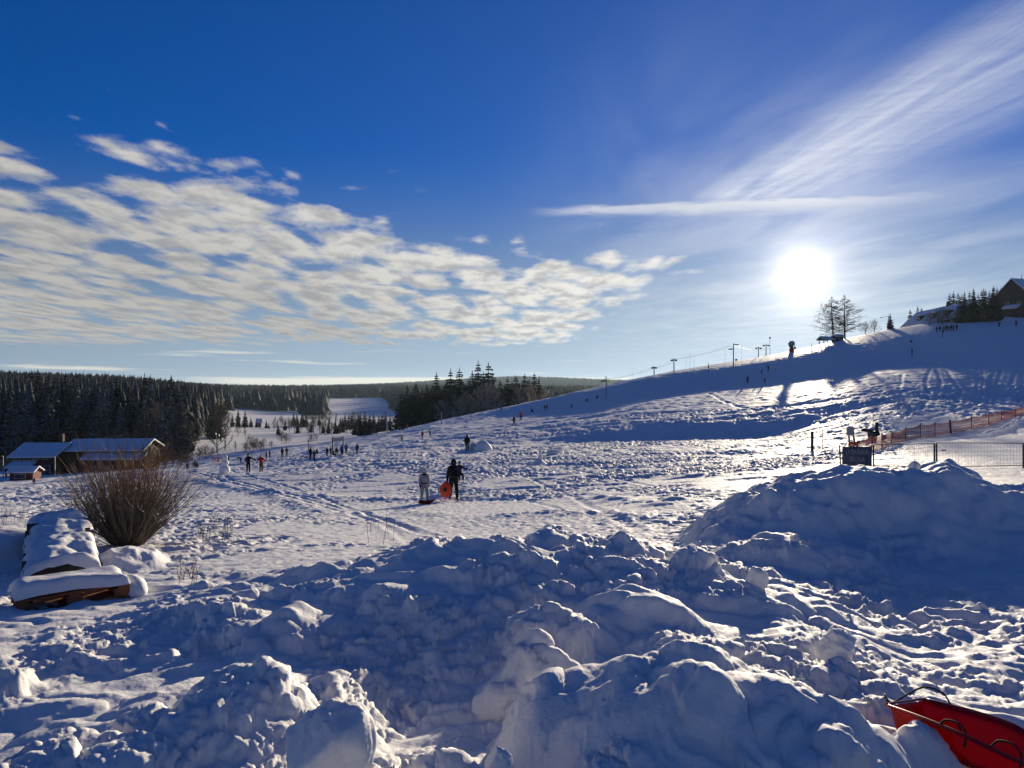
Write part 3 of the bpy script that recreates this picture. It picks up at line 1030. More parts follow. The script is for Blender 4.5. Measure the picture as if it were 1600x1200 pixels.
def spruce_mesh(seed, levels=19, broad=0.17, detail=1):
    """unit-height spruce: trunk mesh and crown mesh"""
    rnd = random.Random(seed)
    tr = MB()
    tr.tube([(0, 0, -0.06), (0, 0, 0.3), (0.004, 0, 0.7), (0, 0, 1.0)], [0.016, 0.013, 0.007, 0.001], 6)
    cr = MB()
    for i in range(levels):
        t = (i + rnd.uniform(-0.3, 0.3)) / levels
        h = 0.07 + 0.92 * max(0, t)
        R = broad * (1 - t) ** 0.85 * rnd.uniform(0.78, 1.12) + 0.006
        if t < 0.12:
            R *= 0.75 + t * 2
        nb = max(6, int(11 - 4 * t))
        a0 = rnd.uniform(0, 6.28)
        for k in range(nb):
            a = a0 + 6.283 * k / nb + rnd.uniform(-0.25, 0.25)
            r = R * rnd.uniform(0.65, 1.15)
            dx, dy = math.cos(a), math.sin(a)
            sx, sy = -dy, dx
            w = r * rnd.uniform(0.36, 0.54) + 0.005
            dr = rnd.uniform(0.18, 0.5)
            lift = 0.25 * r
            P = []
            for (q, ww, zz) in ((0.05, 0.2, 0.0), (0.4, 1.0, -0.35), (0.75, 0.75, -0.8), (1.0, 0.05, -0.75)):
                z = h + zz * r * dr + rnd.uniform(-0.004, 0.004)
                for sgn in (-1, 0, 1):
                    jag = rnd.uniform(0.75, 1.2)
                    P.append((dx * r * q + sx * sgn * w * ww * jag, dy * r * q + sy * sgn * w * ww * jag, z - abs(sgn) * w * ww * 0.75))
            fs = []
            for q in range(3):
                b = q * 3
                fs += [(b, b + 3, b + 4, b + 1), (b + 1, b + 4, b + 5, b + 2)]
            cr.add(P, fs)
            # hanging twigs
            for q in range(2 * detail):
                u = rnd.uniform(0.3, 0.95)
                off = rnd.choice((-1, 1)) * w * rnd.uniform(0.3, 0.9)
                bx, by = dx * r * u + sx * off, dy * r * u + sy * off
                bz = h - r * dr * u * 0.8 - abs(off) * 0.6
                L = 0.018 + 0.10 * r * rnd.uniform(0.8, 1.8)
                cr.add([(bx - dx * 0.010, by - dy * 0.010, bz), (bx + dx * 0.012, by + dy * 0.012, bz), (bx + rnd.uniform(-.004, .004), by, bz - L)], [(0, 1, 2)])
    cr.add([(0.007, 0, 0.95), (-0.006, 0.005, 0.95), (-0.003, -0.007, 0.95), (0, 0, 1.02)], [(0, 1, 3), (1, 2, 3), (2, 0, 3)])
    return tr, cr


SPRUCES = []
for k, (lv, br) in enumerate(((21, 0.19), (24, 0.16), (19, 0.22), (22, 0.175))):
    tr, cr = spruce_mesh(k + 3, lv, br)
    SPRUCES.append((tr.mesh('trunk', BARK), cr.mesh('crown', SPRUCE), cr.mesh('crown', SPRUCE_DARK)))


def spruce(loc, height, kind, label, group, dark=False, rz=0.0, wide=1.0):
    tm, cm, cd = SPRUCES[kind % len(SPRUCES)]
    t = thing('spruce_tree', label, 'tree', loc, rz, group)
    t.scale = (height * wide, height * wide, height)
    link('trunk', tm, t)
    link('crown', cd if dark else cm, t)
    return t


def bare_mesh(seed, spread=0.42, n1=17, n2=10, n3=5, th=0.021, up=0.55, start=0.22, larch=False):
    """unit-height leafless tree"""
    rnd = random.Random(seed)
    tr = MB(); cr = MB()
    lean = (rnd.uniform(-.03, .03), rnd.uniform(-.03, .03))
    top = 0.97 if larch else 0.8
    tr.tube([(0, 0, -0.04), (lean[0] * .3, lean[1] * .3, 0.3), (lean[0], lean[1], 0.62), (lean[0], lean[1], top)], [th, th * .8, th * .5, th * .12], 6)
    for i in range(n1):
        t = i / max(1, n1 - 1)
        h = start + (top - 0.02 - start) * t
        a = i * 2.4 + rnd.uniform(-.4, .4)
        if larch:
            L = (0.235 * math.sin(math.pi * min(1, .24 + .80 * t)) + 0.02) * rnd.uniform(0.65, 1.15)
            el = rnd.uniform(0.0, 0.35)
        else:
            L = spread * (1 - 0.55 * t) * rnd.uniform(0.7, 1.1)
            el = up + 0.5 * t + rnd.uniform(-.15, .2)
        d = Vector((math.cos(a) * math.cos(el), math.sin(a) * math.cos(el), math.sin(el)))
        p0 = Vector((lean[0] * h, lean[1] * h, h))
        p1 = p0 + d * L * 0.55
        p2 = p1 + (d + Vector((0, 0, 0.35 if not larch else 0.3))).normalized() * L * 0.5
        cr.tube([p0, p1, p2], [th * .42 * (1 - .6 * t), th * .25 * (1 - .5 * t), th * .08], 4, cap=False)
        for j in range(n2):
            u = rnd.uniform(0.2, 1.0)
            q0 = p0.lerp(p1, u / .55) if u < .55 else p1.lerp(p2, (u - .55) / .45)
            dd = (d * 0.8 + Vector((rnd.uniform(-1, 1), rnd.uniform(-1, 1), rnd.uniform(-.35, 1.0) if not larch else rnd.uniform(-.8, .5)))).normalized()
            l2 = L * rnd.uniform(0.22, 0.5)
            q1 = q0 + dd * l2
            cr.tube([q0, q0.lerp(q1, .5) + Vector((0, 0, .01)), q1], [th * .16, th * .11, th * .05], 3, cap=False)
            for k in range(n3):
                r0 = q0.lerp(q1, rnd.uniform(0.2, 1.0))
                de = (dd + Vector((rnd.uniform(-1, 1), rnd.uniform(-1, 1), rnd.uniform(-.5, .9)))).normalized()
                cr.tube([r0, r0 + de * l2 * rnd.uniform(.3, .7)], [th * .085, th * .045], 3, cap=False)
    return tr, cr


BARES = []
for k, kw in enumerate((dict(seed=5), dict(seed=6, spread=0.34, up=0.8), dict(seed=7, spread=0.5, n1=20, up=0.4), dict(seed=8, spread=0.55, n1=30, n2=12, up=0.35, start=0.05, th=0.02, n3=5))):
    tr, cr = bare_mesh(**kw)
    BARES.append((tr.mesh('trunk', BARK), cr.mesh('crown', TWIG_BROWN), cr.mesh('crown', TWIG_FROST)))
LARCHES = []
for sd in (21, 22):
    tr, cr = bare_mesh(sd, n1=56, n2=10, n3=5, th=0.014, start=0.12, larch=True)
    LARCHES.append((tr.mesh('trunk', BARK), cr.mesh('crown', TWIG_BROWN)))


def bare(name, loc, height, kind, label, group=None, frost=False, rz=0.0, wide=1.0, cat='tree'):
    tm, cm, cf = BARES[kind % len(BARES)]
    t = thing(name, label, cat, loc, rz, group)
    t.scale = (height * wide, height * wide, height)
    link('trunk', tm, t)
    link('crown', cf if frost else cm, t)
    return t


def wood_mass(name, pts, heights, seed, mat, label, sides=6, tiers=2, broad=0.17):
    """a far wood that reads as one mass"""
    rs = np.random.RandomState(seed)
    tv = []; tf = []
    for ti in range(tiers):
        h0 = ti / tiers * 0.8
        h1 = min(1.0, h0 + 1.0 / tiers * 0.9 + 0.12) if ti < tiers - 1 else 1.0
        o = len(tv)
        rad = broad * (1 - ti / tiers * 0.75)
        for k in range(sides):
            a = 2 * math.pi * k / sides + ti
            rr = rad * (1.0 if k % 2 else 0.55)
            tv.append((rr * math.cos(a), rr * math.sin(a), h0 + (0.0 if k % 2 else 0.06)))
        tv.append((0, 0, h1))
        tf += [(o + k, o + (k + 1) % sides, o + sides) for k in range(sides)]
    tv = np.array(tv); tf = np.array(tf)
    n = len(pts); m = len(tv)
    ang = rs.uniform(0, 6.28, n)
    jit = 1 + rs.uniform(-0.25, 0.25, (n, m))
    wd = heights * rs.uniform(0.8, 1.25, n)
    c, s_ = np.cos(ang)[:, None], np.sin(ang)[:, None]
    X = (tv[None, :, 0] * c - tv[None, :, 1] * s_) * wd[:, None] * jit + pts[:, 0:1]
    Yv = (tv[None, :, 0] * s_ + tv[None, :, 1] * c) * wd[:, None] * jit + pts[:, 1:2]
    Z = tv[None, :, 2] * heights[:, None] + pts[:, 2:3] - 0.5
    V = np.stack([X, Yv, Z], -1).reshape(-1, 3)
    Fc = (tf[None] + (np.arange(n) * m)[:, None, None]).reshape(-1, 3)
    me = bpy.data.meshes.new(name)
    me.vertices.add(len(V)); me.vertices.foreach_set('co', V.astype(np.float32).ravel())
    me.loops.add(Fc.size); me.loops.foreach_set('vertex_index', Fc.astype(np.int32).ravel())
    me.polygons.add(len(Fc)); me.polygons.foreach_set('loop_start', (np.arange(len(Fc)) * 3).astype(np.int32))
    me.update(calc_edges=True)
    me.materials.append(mat)
    o = link(name, me)
    o['kind'] = 'stuff'
    o['label'] = label
    return o


def scatter(n, pxa, pxb, ra, rb, seed, test):
    rs = np.random.RandomState(seed)
    th = np.arctan((rs.uniform(pxa, pxb, n) - 800) / F)
    r = np.sqrt(rs.uniform(ra * ra, rb * rb, n))
    x = np.sin(th) * r; y = np.cos(th) * r
    k = rs.uniform(0, 1, n) < test(x, y)
    x, y = x[k], y[k]
    z, _, _ = ground_detail(x, y)
    return np.stack([x, y, z], 1)


def build_woods():
    rnd = random.Random(4)
    # front rank of the dense forest on the left
    g = 'spruces along the edge of the dense forest'
    lab = 'tall frost-dusted spruce in the dark forest edge behind the long low house'
    n = 0
    for i in range(900):
        px = rnd.uniform(-90, 318)
        d = rnd.uniform(212, 300)
        x = px2x(px, d)
        if wood_mask(np.array([x]), np.array([d]))[0] < 0.5:
            continue
        p = spot(px, d)
        h = rnd.uniform(15, 25) * (0.85 if d < 235 else 1.0)
        spruce(p, h, rnd.randrange(4), lab, g, dark=rnd.random() < 0.45, rz=rnd.uniform(0, 6), wide=rnd.uniform(0.9, 1.25))
        n += 1
        if n >= 150:
            break
    pts = scatter(5200, -160, 345, 285, 720, 11, wood_mask)
    hs = np.random.RandomState(2).uniform(15, 23, len(pts))
    wood_mass('forest', pts, hs, 5, FAR_WOOD, 'dense dark spruce forest covering the hillside on the left', 8, 4, 0.16)
    pts = scatter(20000, -200, 1000, 700, 2100, 12, wood_mask)
    hs = np.random.RandomState(3).uniform(14, 22, len(pts))
    wood_mass('far_forest', pts, hs, 6, FAR_WOOD, 'far spruce forest along the valley and its low hills', 6, 2, 0.23)
    pts = scatter(9000, 520, 1000, 3600, 5200, 13, wood_mask)
    hs = np.random.RandomState(3).uniform(16, 30, len(pts))
    wood_mass('distant_ridge_forest', pts, hs, 7, FAR_WOOD, 'blue wooded ridge far beyond the valley', 6, 1, 0.5)

    # clump of spruces behind the brow in the middle
    g = 'spruces of the clump beyond the brow of the slope'
    tops = [(628, 612), (636, 601), (643, 612), (650, 597), (660, 606), (667, 600), (674, 610), (682, 581), (690, 606), (697, 596), (704, 576), (711, 600), (718, 575), (726, 602),
            (733, 590), (738, 579), (747, 563), (755, 580), (763, 566), (770, 590), (781, 592), (788, 600), (793, 588), (800, 594), (806, 586), (812, 598), (820, 583), (827, 592), (835, 581), (842, 590)]
    for i, (px, yt) in enumerate(tops):
        d = 262 + (i * 37 % 40)
        p = spot(px, d)
        h = -(yt - 600) / F * d - p.z
        if px == 747:
            lb = 'tallest dark spruce of the clump behind the snow slope'
        else:
            lb = 'dark spruce in the clump standing just behind the snow slope'
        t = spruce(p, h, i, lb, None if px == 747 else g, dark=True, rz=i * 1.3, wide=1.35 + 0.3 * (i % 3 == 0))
    for i in range(44):
        px = 628 + i * 5.05
        yt = np.interp(px, [628, 640, 690, 750, 775, 800, 850], [622, 612, 600, 590, 606, 600, 606]) + rnd.uniform(-4, 10)
        d = 276 + (i * 29) % 26
        p = spot(px, d)
        h = -(yt - 600) / F * d - p.z
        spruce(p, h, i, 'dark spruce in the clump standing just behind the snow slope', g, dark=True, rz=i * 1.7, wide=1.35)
    g = 'frosted leafless trees beside the spruce clump'
    for i, (px, yt, w) in enumerate([(758, 594, 1.5), (768, 598, 1.4), (745, 604, 1.5), (728, 612, 1.4), (776, 606, 1.3), (716, 618, 1.5), (850, 604, 1.1), (815, 600, 1.3), (690, 622, 1.5), (830, 598, 1.3)]):
        d = 252 + i % 4 * 3
        p = spot(px, d)
        h = -(yt - 600) / F * d - p.z
        bare('frosted_tree', p, h, 3 if i % 2 else 2, 'leafless frost-covered tree in front of the dark spruce clump', g, frost=True, rz=i * 1.1, wide=w * 0.6)
    # clumps and single trees across the valley
    g = 'leafless trees scattered over the valley'
    for i, (px, yb, yt, k) in enumerate([(238, 695, 640, 2), (250, 694, 634, 3), (262, 693, 630, 2), (274, 692, 631, 3), (228, 698, 655, 3), (300, 686, 648, 1), (345, 690, 626, 0), (310, 686, 655, 1), (372, 682, 664, 2), (383, 684, 666, 1),
                                         (440, 690, 672, 3), (447, 694, 676, 3), (390, 712, 688, 3), (400, 710, 690, 3), (412, 708, 690, 2), (424, 704, 692, 3), (368, 712, 694, 1), (430, 662, 651, 1), (438, 662, 652, 0),
                                         (452, 676, 655, 1), (460, 677, 654, 0), (470, 677, 653, 1), (480, 678, 655, 1), (490, 678, 653, 0), (500, 679, 656, 1), (508, 680, 657, 0), (518, 680, 658, 1), (494, 690, 676, 2), (486, 692, 678, 3), (532, 678, 660, 1), (542, 679, 661, 0), (552, 680, 662, 1),
                                         (600, 684, 655, 2), (590, 684, 660, 2), (284, 700, 660, 3), (292, 702, 668, 3)]):
        p = seek(px, yb, 215, 1200)
        h = (yb - yt) / F * p.y
        bare('leafless_tree', p, h, k, 'brown leafless tree standing on the sunlit snow of the valley', g, rz=i * 0.9, wide=1.0)
    g = 'small dark spruces scattered over the valley'
    for i, (px, yb, yt) in enumerate([(334, 686, 628), (328, 684, 640), (340, 684, 636), (372, 667, 639), (383, 668, 641), (363, 667, 646), (392, 668, 652), (465, 677, 655), (416, 669, 656), (420, 670, 660), (285, 700, 655), (272, 704, 672), (555, 680, 650), (563, 682, 644), (570, 683, 642), (578, 683, 646),
                                      (486, 676, 658), (513, 678, 656), (505, 677, 660), (524, 678, 654), (535, 676, 652), (400, 668, 657)]):
        p = seek(px, yb, 215, 1200)
        h = (yb - yt) / F * p.y
        spruce(p, h, i, 'small dark spruce standing in the open valley beyond the slope', g, dark=True, rz=i, wide=1.25)
    g = 'mixed belt of trees along the valley stream'
    for i in range(52):
        px = 428 + i * 3.85 + rnd.uniform(-2, 2)
        yb = rnd.uniform(664, 681) + (3 if px > 540 else 0)
        p = seek(px, yb, 215, 1200)
        h = rnd.uniform(15, 25) / F * p.y * (1.2 if px > 545 else 1)
        if rnd.random() < .5:
            spruce(p, h, i, 'dark spruce in the belt of trees across the middle of the valley', g + ', spruces', dark=True, rz=i, wide=1.25)
        else:
            bare('leafless_tree', p, h, i % 3, 'brown leafless tree in the belt across the middle of the valley', g + ', leafless trees', rz=i, wide=.9)
    g = 'leafless trees before the forest edge'
    for i, (px, yb, yt) in enumerate([(226, 702, 648), (234, 700, 640), (246, 700, 630), (256, 698, 628), (266, 697, 626), (278, 696, 630), (286, 694, 640), (218, 706, 660), (296, 692, 652), (352, 690, 632), (339, 692, 624)]):
        d = 214 + (i * 7) % 22
        p = spot(px, d)
        bare('leafless_tree', p, -(yt - 600) / F * d - p.z, 3 if i % 3 else 2, 'tall brown leafless tree standing before the dark forest edge', g, rz=i * 1.9, wide=.62)
    g = 'rounded leafless bushes at the foot of the slope'
    for i, (px, yb, yt, w) in enumerate([(312, 735, 697, .8), (322, 735, 694, .9), (332, 733, 698, .8), (300, 738, 705, .8), (292, 740, 705, .9), (283, 742, 700, .8), (270, 742, 704, .9), (256, 744, 708, .9), (244, 745, 712, .9), (384, 716, 698, .8), (396, 714, 696, .9), (408, 711, 695, .9), (20, 748, 712, .9), (6, 750, 715, .9), (34, 747, 716, .8), (226, 0, 694, .7), (236, 0, 690, .7), (247, 0, 696, .8), (258, 0, 692, .8), (270, 0, 698, .8), (283, 0, 700, .8), (293, 0, 706, .8)]):
        p = spot(px, 178 + (i * 5) % 17 if i < 15 else 138 + i % 5)
        h = -(yt - 600) / F * p.y - p.z
        if h < 1.5:
            h = 2.5
        bare('bush', p, h, 3, 'dense brown leafless bush at the foot of the slope before the forest', g, rz=i * 1.7, wide=w * 1.15, cat='bush')


build_woods()


ORD = ['leftmost', 'second from the left', 'third from the left', 'fourth from the left', 'fifth from the left', 'sixth from the left', 'seventh from the left', 'eighth from the left', 'ninth from the left', 'tenth from the left', 'eleventh from the left', 'twelfth from the left']


def ordinals(group, phrase):
    """labels that count the members of a small group along the picture"""
    mem = [o for o in COL.objects if o.parent is None and o.get('group') == group]
    mem.sort(key=lambda o: o.location.x / o.location.y)
    for i, o in enumerate(mem):
        o['label'] = (('rightmost' if i == len(mem) - 1 else ORD[i]) + ' ' + phrase) if i < 12 else o['label']


def build_hill_trees():
    for i, (px, yb, yt) in enumerate([(1302, 533, 461), (1320, 536, 458)]):
        d = 258 + 6 * i
        p = spot(px, d)
        h = -(yt - 600) / F * d - p.z
        t = thing('larch_tree', ['left of the two tall bare larches on the hilltop', 'right of the two tall bare larches on the hilltop'][i], 'tree', p, i * 2.0, 'pair of larches on the hilltop')
        t.scale = (h * 1.4, h * 1.4, h)
        link('trunk', LARCHES[i][0], t); link('crown', LARCHES[i][1], t)
    p = spot(1366, 270)
    bare('bush', p, -(499 - 600) / F * 270 - p.z, 3, 'rounded leafless bush between the larches and the small hilltop spruce', frost=True, wide=1.0, cat='bush')
    p = spot(1352, 265)
    bare('bush', p, (-(503 - 600) / F * 265 - p.z), 3, 'smaller leafless bush right beside the larches on the hilltop', frost=True, wide=1.0, cat='bush')
    p = spot(1391, 268)
    spruce(p, -(489 - 600) / F * 268 - p.z, 2, 'small snowy spruce beside the bush on the hilltop', None, rz=1, wide=1.3)
    g = 'spruces behind the hilltop houses'
    for i, (px, yt) in enumerate([(1422, 483), (1434, 478), (1440, 480), (1484, 458), (1490, 455), (1497, 457), (1503, 460), (1508, 462), (1515, 454), (1521, 450), (1528, 458), (1534, 452), (1540, 452), (1546, 454), (1553, 446), (1558, 448), (1563, 450), (1570, 446), (1596, 430), (1606, 428), (1509, 470), (1524, 466), (1538, 464), (1552, 462)]):
        d = (318 + (i * 13) % 22) if px < 1460 else (310 + (i * 13) % 22)
        p = spot(px, d)
        h = max(4.0, -(yt - 600) / F * d - p.z)
        spruce(p, h, i, 'dark spruce of the row behind the hilltop houses', g, dark=True, rz=i, wide=1.35 if px < 1510 else 1.1)
    g = 'spruces standing before the gable of the guesthouse'
    for i, (px, yt) in enumerate([(1500, 462), (1507, 455), (1515, 468), (1522, 453), (1530, 464), (1537, 450), (1545, 458), (1552, 447), (1558, 456)]):
        d = 255.5 + (i * 5) % 3 * .7
        p = spot(px, d)
        spruce(p, max(4.0, -(yt - 600) / F * d - p.z), i, 'dark spruce between the guesthouse and the chalet, before the gable', g, dark=True, rz=i, wide=1.15)
    g = 'leafless shrubs beside the hilltop guesthouse'
    for i, (px, yt) in enumerate([(1452, 488), (1466, 484), (1480, 482), (1494, 484), (1508, 482), (1522, 484), (1536, 486), (1550, 482), (1472, 480)]):
        d = 254 + i % 3 * .6
        p = spot(px, d)
        h = max(2.5, -(yt - 600) / F * d - p.z)
        bare('bush', p, h, 3, 'dark leafless shrub in front of the hilltop guesthouse', g, rz=i * 1.3, wide=.9, cat='bush')


build_hill_trees()
ordinals('frosted leafless trees beside the spruce clump', 'of the frosted leafless trees before the spruce clump')
ordinals('leafless trees before the forest edge', 'of the tall leafless trees before the forest edge')
ordinals('spruces standing before the gable of the guesthouse', 'of the spruces before the guesthouse gable')
ordinals('leafless shrubs beside the hilltop guesthouse', 'of the leafless shrubs before the guesthouse')


# ------------------------------------------------------------------ people
def cloth(name, c, rough=0.85):
    return simple_mat('cloth_' + name, c, rough, vary=0.18, scale=14, bump=0.004, spec=0.2)


C = {
    'black': cloth('black', (0.012, 0.012, 0.014)), 'navy': cloth('navy', (0.018, 0.024, 0.05)), 'grey': cloth('grey', (0.30, 0.30, 0.31)),
    'darkgrey': cloth('darkgrey', (0.045, 0.045, 0.048)), 'red': cloth('red', (0.30, 0.025, 0.03)), 'blue': cloth('blue', (0.035, 0.09, 0.30)),
    'green': cloth('green', (0.03, 0.12, 0.05)), 'orange': cloth('orange', (0.55, 0.12, 0.03)), 'yellow': cloth('yellow', (0.45, 0.38, 0.08)),
    'brown': cloth('brown', (0.07, 0.05, 0.035)), 'teal': cloth('teal', (0.02, 0.10, 0.13)), 'pale': cloth('pale', (0.42, 0.40, 0.38)), 'pink': cloth('pink', (0.42, 0.08, 0.14)),
    'maroon': cloth('maroon', (0.12, 0.025, 0.03)),
}
SKIN = simple_mat('skin', (0.42, 0.25, 0.18), 0.6, vary=0.08, scale=20)
BOOT = simple_mat('boots', (0.02, 0.018, 0.016), 0.6, vary=0.2)

# joints for a figure 1.75 m tall, facing -Y (toward the eye when rz = 0)
def pose(kind, rnd):
    J = {
        'pelvis': (0, 0, .94), 'belly': (0, 0, 1.12), 'chest': (0, .01, 1.32), 'neck': (0, 0, 1.49), 'head': (0, -.015, 1.60), 'crown': (0, -.005, 1.70),
        'shL': (.18, 0, 1.41), 'elL': (.245, .02, 1.14), 'wrL': (.255, -.05, .90), 'haL': (.25, -.075, .80),
        'shR': (-.18, 0, 1.41), 'elR': (-.245, .02, 1.14), 'wrR': (-.255, -.05, .90), 'haR': (-.25, -.075, .80),
        'hiL': (.095, 0, .90), 'knL': (.105, -.02, .50), 'anL': (.11, .02, .10), 'toL': (.125, -.13, .05),
        'hiR': (-.095, 0, .90), 'knR': (-.105, -.02, .50), 'anR': (-.11, .02, .10), 'toR': (-.125, -.13, .05),
    }

    def mv(keys, dx=0, dy=0, dz=0):
        for k in keys.split():
            J[k] = (J[k][0] + dx, J[k][1] + dy, J[k][2] + dz)
    if kind == 'walk':
        mv('knL', 0, -.16, .02); mv('anL toL', 0, -.24, .03)
        mv('knR', 0, .04); mv('anR toR', 0, .24, .05)
        mv('elL', .01, .10); mv('wrL haL', 0, .18, .04)
        mv('elR', -.01, -.06); mv('wrR haR', 0, -.14, .06)
    elif kind == 'side':        # striding across the picture
        J['knL'] = (.22, 0, .52); J['anL'] = (.30, .02, .10); J['toL'] = (.44, -.01, .06)
        J['knR'] = (-.10, 0, .50); J['anR'] = (-.26, .02, .12); J['toR'] = (-.13, -.01, .06)
        mv('chest neck head crown shL shR', .05)
        J['elL'] = (.18, -.1, 1.14); J['wrL'] = (.32, -.12, .98); J['haL'] = (.38, -.12, .92)
        J['elR'] = (-.16, .08, 1.14); J['wrR'] = (-.30, .08, .96); J['haR'] = (-.36, .08, .90)
    elif kind == 'armsout':
        J['elL'] = (.42, -.03, 1.28); J['wrL'] = (.62, -.10, 1.18); J['haL'] = (.70, -.12, 1.15)
        J['elR'] = (-.26, -.08, 1.16); J['wrR'] = (-.24, -.25, 1.05); J['haR'] = (-.22, -.31, 1.03)
    elif kind == 'armsboth':
        J['elL'] = (.36, -.03, 1.24); J['wrL'] = (.50, -.14, 1.36); J['haL'] = (.54, -.18, 1.42)
        J['elR'] = (-.38, -.03, 1.22); J['wrR'] = (-.56, -.10, 1.20); J['haR'] = (-.64, -.12, 1.18)
    elif kind == 'raise':
        J['elR'] = (-.36, -.02, 1.52); J['wrR'] = (-.40, -.04, 1.76); J['haR'] = (-.40, -.05, 1.85)
    elif kind == 'pocket':
        J['elL'] = (.30, .05, 1.14); J['wrL'] = (.22, -.08, .99); J['haL'] = (.17, -.12, .95)
        J['elR'] = (-.30, .05, 1.14); J['wrR'] = (-.22, -.08, .99); J['haR'] = (-.17, -.12, .95)
    elif kind == 'bend':        # doubled over toward +X
        J['belly'] = (.10, 0, 1.06); J['chest'] = (.30, 0, 1.08); J['neck'] = (.46, 0, 1.02); J['head'] = (.56, -.02, .96); J['crown'] = (.64, -.02, .90)
        J['shL'] = (.40, -.17, 1.04); J['shR'] = (.40, .17, 1.04)
        J['elL'] = (.46, -.2, .76); J['wrL'] = (.54, -.16, .52); J['haL'] = (.57, -.14, .43)
        J['elR'] = (.46, .2, .76); J['wrR'] = (.54, .16, .52); J['haR'] = (.57, .14, .43)
        J['knL'] = (.02, -.11, .50); J['knR'] = (-.06, .11, .50); J['anL'] = (-.02, -.12, .1); J['anR'] = (-.14, .12, .1); J['toL'] = (.13, -.13, .05); J['toR'] = (.0, .13, .05)
    elif kind == 'sit':
        mv('pelvis belly chest neck head crown shL shR elL elR hiL hiR', 0, 0, -.74)
        mv('chest neck head crown shL shR', 0, -.06, -.02)
        J['knL'] = (.14, -.40, .36); J['knR'] = (-.14, -.40, .36); J['anL'] = (.14, -.62, .10); J['anR'] = (-.14, -.62, .10)
        J['toL'] = (.16, -.74, .14); J['toR'] = (-.16, -.74, .14)
        J['wrL'] = (.22, -.30, .40); J['haL'] = (.16, -.38, .42); J['wrR'] = (-.22, -.30, .40); J['haR'] = (-.16, -.38, .42)
    elif kind == 'crouch':
        mv('pelvis belly chest neck head crown shL shR elL elR wrL wrR haL haR hiL hiR', 0, 0, -.42)
        mv('chest neck head crown shL shR elL elR', 0, -.16, -.06); mv('wrL wrR haL haR', 0, -.3, .05)
        J['knL'] = (.16, -.30, .50); J['knR'] = (-.16, -.30, .50)
    elif kind == 'ski':
        mv('pelvis belly hiL hiR', 0, .10, -.14); mv('chest neck head crown shL shR', 0, -.10, -.18)
        J['knL'] = (.11, -.16, .48); J['knR'] = (-.11, -.16, .48)
        J['elL'] = (.30, -.14, 1.02); J['wrL'] = (.30, -.36, .98); J['haL'] = (.29, -.42, .97)
        J['elR'] = (-.30, -.14, 1.02); J['wrR'] = (-.30, -.36, .98); J['haR'] = (-.29, -.42, .97)
    elif kind == 'carry':       # one arm round a child on the left, the other hanging with a sled
        mv('knL', 0, -.14, .02); mv('anL toL', .02, -.20, .02); mv('anR toR', -.03, .18, .05)
        J['elL'] = (.27, -.06, 1.14); J['wrL'] = (.20, -.28, 1.10); J['haL'] = (.12, -.33, 1.10)
        J['elR'] = (-.25, .03, 1.14); J['wrR'] = (-.28, -.01, .90); J['haR'] = (-.29, -.02, .81)
    elif kind == 'child':       # sitting upright on an arm
        mv('pelvis belly chest neck head crown shL shR elL elR wrL wrR haL haR hiL hiR', 0, 0, -.40)
        J['knL'] = (.15, -.30, .46); J['knR'] = (-.10, -.28, .46); J['anL'] = (.17, -.30, .12); J['anR'] = (-.10, -.26, .12)
        J['toL'] = (.19, -.42, .08); J['toR'] = (-.10, -.38, .08)
        J['elL'] = (.34, -.02, .86); J['wrL'] = (.46, -.04, .84); J['haL'] = (.53, -.05, .84)
        J['elR'] = (-.28, -.04, .84); J['wrR'] = (-.36, .0, .76); J['haR'] = (-.40, .02, .74)
    return J


BONES = [('pelvis', 'belly', 'top'), ('belly', 'chest', 'top'), ('chest', 'neck', 'top'), ('neck', 'head', 'head'), ('head', 'crown', 'head'),
         ('chest', 'shL', 'top'), ('shL', 'elL', 'top'), ('elL', 'wrL', 'top'), ('wrL', 'haL', 'hand'), ('chest', 'shR', 'top'), ('shR', 'elR', 'top'), ('elR', 'wrR', 'top'), ('wrR', 'haR', 'hand'),
         ('pelvis', 'hiL', 'leg'), ('hiL', 'knL', 'leg'), ('knL', 'anL', 'leg'), ('anL', 'toL', 'boot'), ('pelvis', 'hiR', 'leg'), ('hiR', 'knR', 'leg'), ('knR', 'anR', 'leg'), ('anR', 'toR', 'boot')]
RAD = {'pelvis': .155, 'belly': .15, 'chest': .165, 'neck': .065, 'head': .095, 'crown': .075, 'sh': .088, 'el': .068, 'wr': .05, 'ha': .045, 'hi': .105, 'kn': .078, 'an': .06, 'to': .05}


